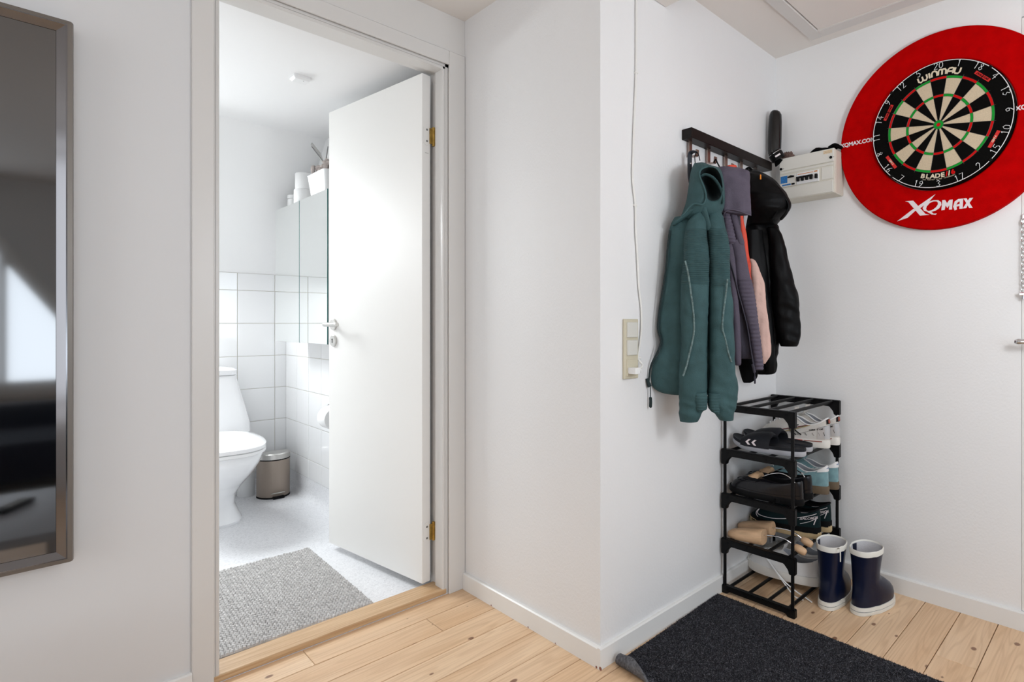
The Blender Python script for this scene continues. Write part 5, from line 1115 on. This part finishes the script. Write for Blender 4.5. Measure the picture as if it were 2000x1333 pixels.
def trail(label, x, y_, rz=0):
    s = Shoe('trail_shoe', label, 'shoe', (x, y_, TZ[1]), rz, L=.290, W=.095, zs=.026, hc=.094, toe_h=.055, cf=.50, heel_up=.018, side_dip=.004, tongue=.014, group='black trail shoes on the shoe rack').build('dark_teal', 'tan_sole', 'dark_lining')
    s.patch('lower_band', .0, 2*pi-.001, .0, .16, 'black_rubber', off=.0022, na=40, nt=2)
    for i in range(7): s.patch('lug', rev(.3+.42*i), rev(.5+.42*i), .0, .03, 'black_rubber', off=.004, na=3, nt=1, parent=s.sole)
    s.ribbon('piping', [(rev(.35), .72), (rev(.9), .58), (rev(1.4), .42), (rev(2.0), .28), (rev(2.5), .30), (rev(2.8), .55)], .0020, 'print_white', off=.0015, flat=.6)
    s.ribbon('piping', [(rev(2.35), .18), (rev(2.6), .3), (rev(2.75), .5)], .0018, 'print_white', off=.0015, flat=.6)
    s.ribbon('arrow', [(rev(1.0), .26), (rev(.7), .36), (rev(.36), .50)], .0018, 'print_white', off=.002, flat=.6, k=3); s.ribbon('arrow', [(rev(.36), .50), (rev(.45), .36), (rev(.5), .26)], .0018, 'print_white', off=.002, flat=.6, k=3)
    t = text_mb('SALOMON', .019, .0004, 0, .0009); vs = []
    for v in t.v: a = rev(.66-v[0]*8.6); tt = .50+.07*v[0]*8.6+v[1]*8.5; vs.append(s.surf(a, tt)+s.nrm(a, tt)*.0025)
    t.v = [tuple(v) for v in vs]; obj('lettering', t, 'print_white', s.upper)
    s.ribbon('heel_loop', [(rev(.75), .98), (rev(1.0), .9), (rev(1.3), .93)], .0016, 'print_white'); s.collar('dark_lining', .004); s.tongue_part('dark_teal', .02, .022); s.laces('black_rubber', 4); return s
trail('nearer black trail shoe with white lettering on the fourth tier', 2.091, yc+.010, radians(1))
trail('black trail shoe by the wall on the fourth tier', 2.192, yc+.008, radians(-1))
# bottom tier: white sneakers
def white(label, x, y_, rz=0):
    s = Shoe('white_sneaker', label, 'shoe', (x, y_, TZ[0]+.002), rz, L=.292, W=.100, zs=.034, hc=.088, toe_h=.048, cf=.50, heel_up=.012, side_dip=.010, tongue=.018, group='white sneakers on the shoe rack').build('white_leather', 'sole_white', 'grey_lining')
    s.ribbon('foxing_line', [(rev(.3), .06), (rev(1.2), .05), (rev(2.4), .06)], .0012, 'grey_lining', off=.001); s.patch('heel_tab', -.6, .6, .62, 1.0, 'white_leather', off=.002)
    s.patch('eyestay', rev(2.05), rev(1.5), .72, .97, 'white_leather', off=.0018)
    for i in range(5):
        a, t = rev(1.55+.11*i), .80; p = s.surf(a, t)+s.nrm(a, t)*.002; mb = MB(); mb.lathe([(0, -.0008), (.0016, -.0008), (.0016, .0008), (0, .0008)], p, 8, caps=False); obj('eyelet', mb, 'screw', s.upper)
    s.tongue_part('white_leather', .025, .022); s.laces('white_plastic', 5); return s
ws = white('nearer white sneaker with loose laces on the bottom tier', 2.075, yc+.008, radians(2))
for pts in ([(-.03, .07, .075), (-.052, .03, .055), (-.062, -.01, .022), (-.075, -.05, -.006), (-.095, -.09, -.022), (-.090, -.12, -.027)], [(-.03, .06, .075), (-.056, .02, .05), (-.066, -.03, .012), (-.07, -.08, -.012), (-.072, -.12, -.024), (-.085, -.15, -.0275)]):
    mb = MB(); mb.tube(spline(pts, 5), .0026, 7, flat=.6); obj('loose_lace', mb, 'white_plastic', ws.upper, 60)
white('white sneaker by the wall on the bottom tier', 2.180, yc+.006, radians(-2))

# ================================================================== RUBBER BOOTS
def boot(label, loc, rz):
    b = thing('rubber_boot', label, 'boot', loc, (0, 0, rz), 'navy rubber boots', world=False); n = 40
    def ring(z, yh, yt, hw, sq=2.3, tilt=0):
        P_ = []
        for j in range(n):
            a = 2*pi*j/n; c_, s_ = cos(a), sin(a); e = 2/sq
            yy = (yh+yt)/2+(yt-yh)/2*math.copysign(abs(s_)**e, s_); xx = hw*math.copysign(abs(c_)**e, c_)*(1 if s_ > -.2 else .93)
            P_.append(V((xx, yy, z+tilt*(yy-yh))))
        return P_
    mb = MB(); mb.rings([ring(.026, -.004, .200, .043, 2.5), ring(.045, -.004, .202, .0445, 2.4), ring(.062, -.002, .197, .044, 2.3), ring(.076, .0, .180, .043, 2.3, .02), ring(.088, .003, .150, .0425, 2.3, .08), ring(.098, .005, .124, .0425, 2.3, .14), ring(.112, .007, .110, .042, 2.3, .1), ring(.14, .006, .106, .0435, 2.3, .03), ring(.18, .003, .112, .047, 2.3), ring(.212, .0, .118, .050, 2.4), ring(.218, .0, .119, .0505, 2.4)], True, False); up = obj('shaft', mb, 'navy_rubber', b, 60)
    mb = MB(); mb.rings([ring(.207, -.002, .1195, .0515, 2.4, .05), ring(.2225, -.002, .1205, .052, 2.4, .05), ring(.226, .0, .118, .050, 2.4, .05), ring(.2225, .003, .116, .0475, 2.4, .05), ring(.15, .010, .104, .040, 2.4)], False, False); obj('top_band', mb, 'boot_white', b, 50)
    mb = MB(); mb.rings([ring(.2215, .0035, .1155, .047, 2.4, .05), ring(.15, .010, .102, .039, 2.4), ring(.06, .012, .10, .036, 2.4), ring(.03, .012, .10, .036)], False, True); obj('lining', mb, 'boot_lining', b, 60)
    mb = MB(); mb.rings([ring(0, -.008, .202, .045, 2.5), ring(.002, -.010, .206, .047, 2.5), ring(.013, -.010, .207, .0475, 2.5), ring(.0135, -.008, .205, .0455, 2.5)]); so = obj('sole', mb, 'boot_white', b, 40)
    mb = MB(); mb.rings([ring(.0135, -.0075, .2045, .0453, 2.5), ring(.0155, -.0075, .2045, .0453, 2.5)]); obj('sole_groove', mb, 'navy_rubber', so)
    mb = MB(); mb.rings([ring(.0155, -.009, .206, .047, 2.5), ring(.028, -.008, .2055, .0465, 2.5), ring(.0285, -.004, .201, .043, 2.5)]); obj('foxing', mb, 'boot_white', b, 40)
    for s_ in (-1, 1):
        obj('pull_tab', bx((s_*.0445-.0012, .045, .195), (s_*.0445+.0012, .068, .224), .001), 'navy_rubber', b, 40)
    return b
boot('navy rubber boot nearer the shoe rack with a white cord', (1.988, .826, 0), radians(-88))
b2 = boot('navy rubber boot standing nearest the camera, toe to the wall', (2.030, .733, 0), radians(-105))
b1 = bpy.data.objects['rubber_boot']
mb = MB(); mb.tube(spline([(.04, .012, .225), (.052, .002, .232), (.056, -.006, .215), (.057, -.008, .19)], 4), .0022, 6); obj('cord', mb, 'boot_white', b1, 60)
mb = MB(); mb.box((-.02, .05, .16), (.0, .075, .19), .006); obj('blue_liner', mb, 'bright_blue', b2, 40)

# ================================================================== DOORMAT
mt = thing('doormat', 'charcoal carpet runner with a curled corner on the pine floor', 'doormat', (1.52, .4, 0))
MX0, MX1, MY0, MY1 = 1.190, 1.815, -.6, 1.150
def mat_pos(x, y_, z):
    # the left edge rolls up towards the far corner; the mat lies slightly askew
    x2 = x+(1.150-y_)*-.015*((x-MX0)/(MX1-MX0)); y2 = y_+.016*((x-MX0)/(MX1-MX0)); s_ = x-MX0; w_ = .055
    k_ = max(0, 1-(MY1-y_)/.20)
    if s_ < w_ and k_ > .01:
        r = .0125/k_; ph = (w_-s_)/r; n_ = z-.0035; x2 = MX0+w_-(r-n_)*sin(ph)+(x2-x); z = .0035+r-(r-n_)*cos(ph)
    return V((x2, y2, z))
mb = MB(); nx, ny = 70, 150; top = []; bot = []
for i in range(ny+1):
    for j in range(nx+1):
        x = MX0+(MX1-MX0)*j/nx; y_ = MY1-(MY1-MY0)*(i/ny)**1.6; e = .0012*noise.noise(V((x*40, y_*40, 0)))
        top.append(mat_pos(x, y_, .0065+e)); bot.append(mat_pos(x, y_, .0005))
fs = [(i*(nx+1)+j, i*(nx+1)+j+1, (i+1)*(nx+1)+j+1, (i+1)*(nx+1)+j) for i in range(ny) for j in range(nx)]
mb.add(top, fs); obj('carpet', mb, 'carpet', mt, 60)
mb = MB(); mb.add(bot, [f[::-1] for f in fs]); N0 = len(bot); 
edge = [j for j in range(nx+1)]+[i*(nx+1)+nx for i in range(1, ny+1)]+[ny*(nx+1)+j for j in range(nx-1, -1, -1)]+[i*(nx+1) for i in range(ny-1, 0, -1)]
mb.add([top[q] for q in edge]+[bot[q] for q in edge], [(i, (i+1) % len(edge), len(edge)+(i+1) % len(edge), len(edge)+i) for i in range(len(edge))]); obj('backing', mb, 'carpet_back', mt, 60)
mb = MB(); rnd = random.Random(21); vs = []; fs = []
for i in range(90000):
    x = MX0+rnd.random()*(MX1-MX0); y_ = MY1-(rnd.random())*(MY1-.15)
    p = mat_pos(x, y_, .0062); 
    if (x-MX0) < .060 and (MY1-y_) < .19: continue
    a = rnd.random()*2*pi; r = .0011+.0006*rnd.random(); h_ = .0025+.0035*rnd.random(); q = V(((rnd.random()-.5)*.005, (rnd.random()-.5)*.005, h_)); b = len(vs)
    vs += [p+V((r*cos(a), r*sin(a), 0)), p-V((r*cos(a), r*sin(a), 0)), p+q]; fs.append((b, b+1, b+2))
mb.add(vs, fs); off = OFF[mt.name]; mb.v = [tuple(V(p)-off) for p in mb.v]
o = link('pile', mesh_of('pile', mb, 'carpet', 0, False), mt); o['kind'] = 'stuff'
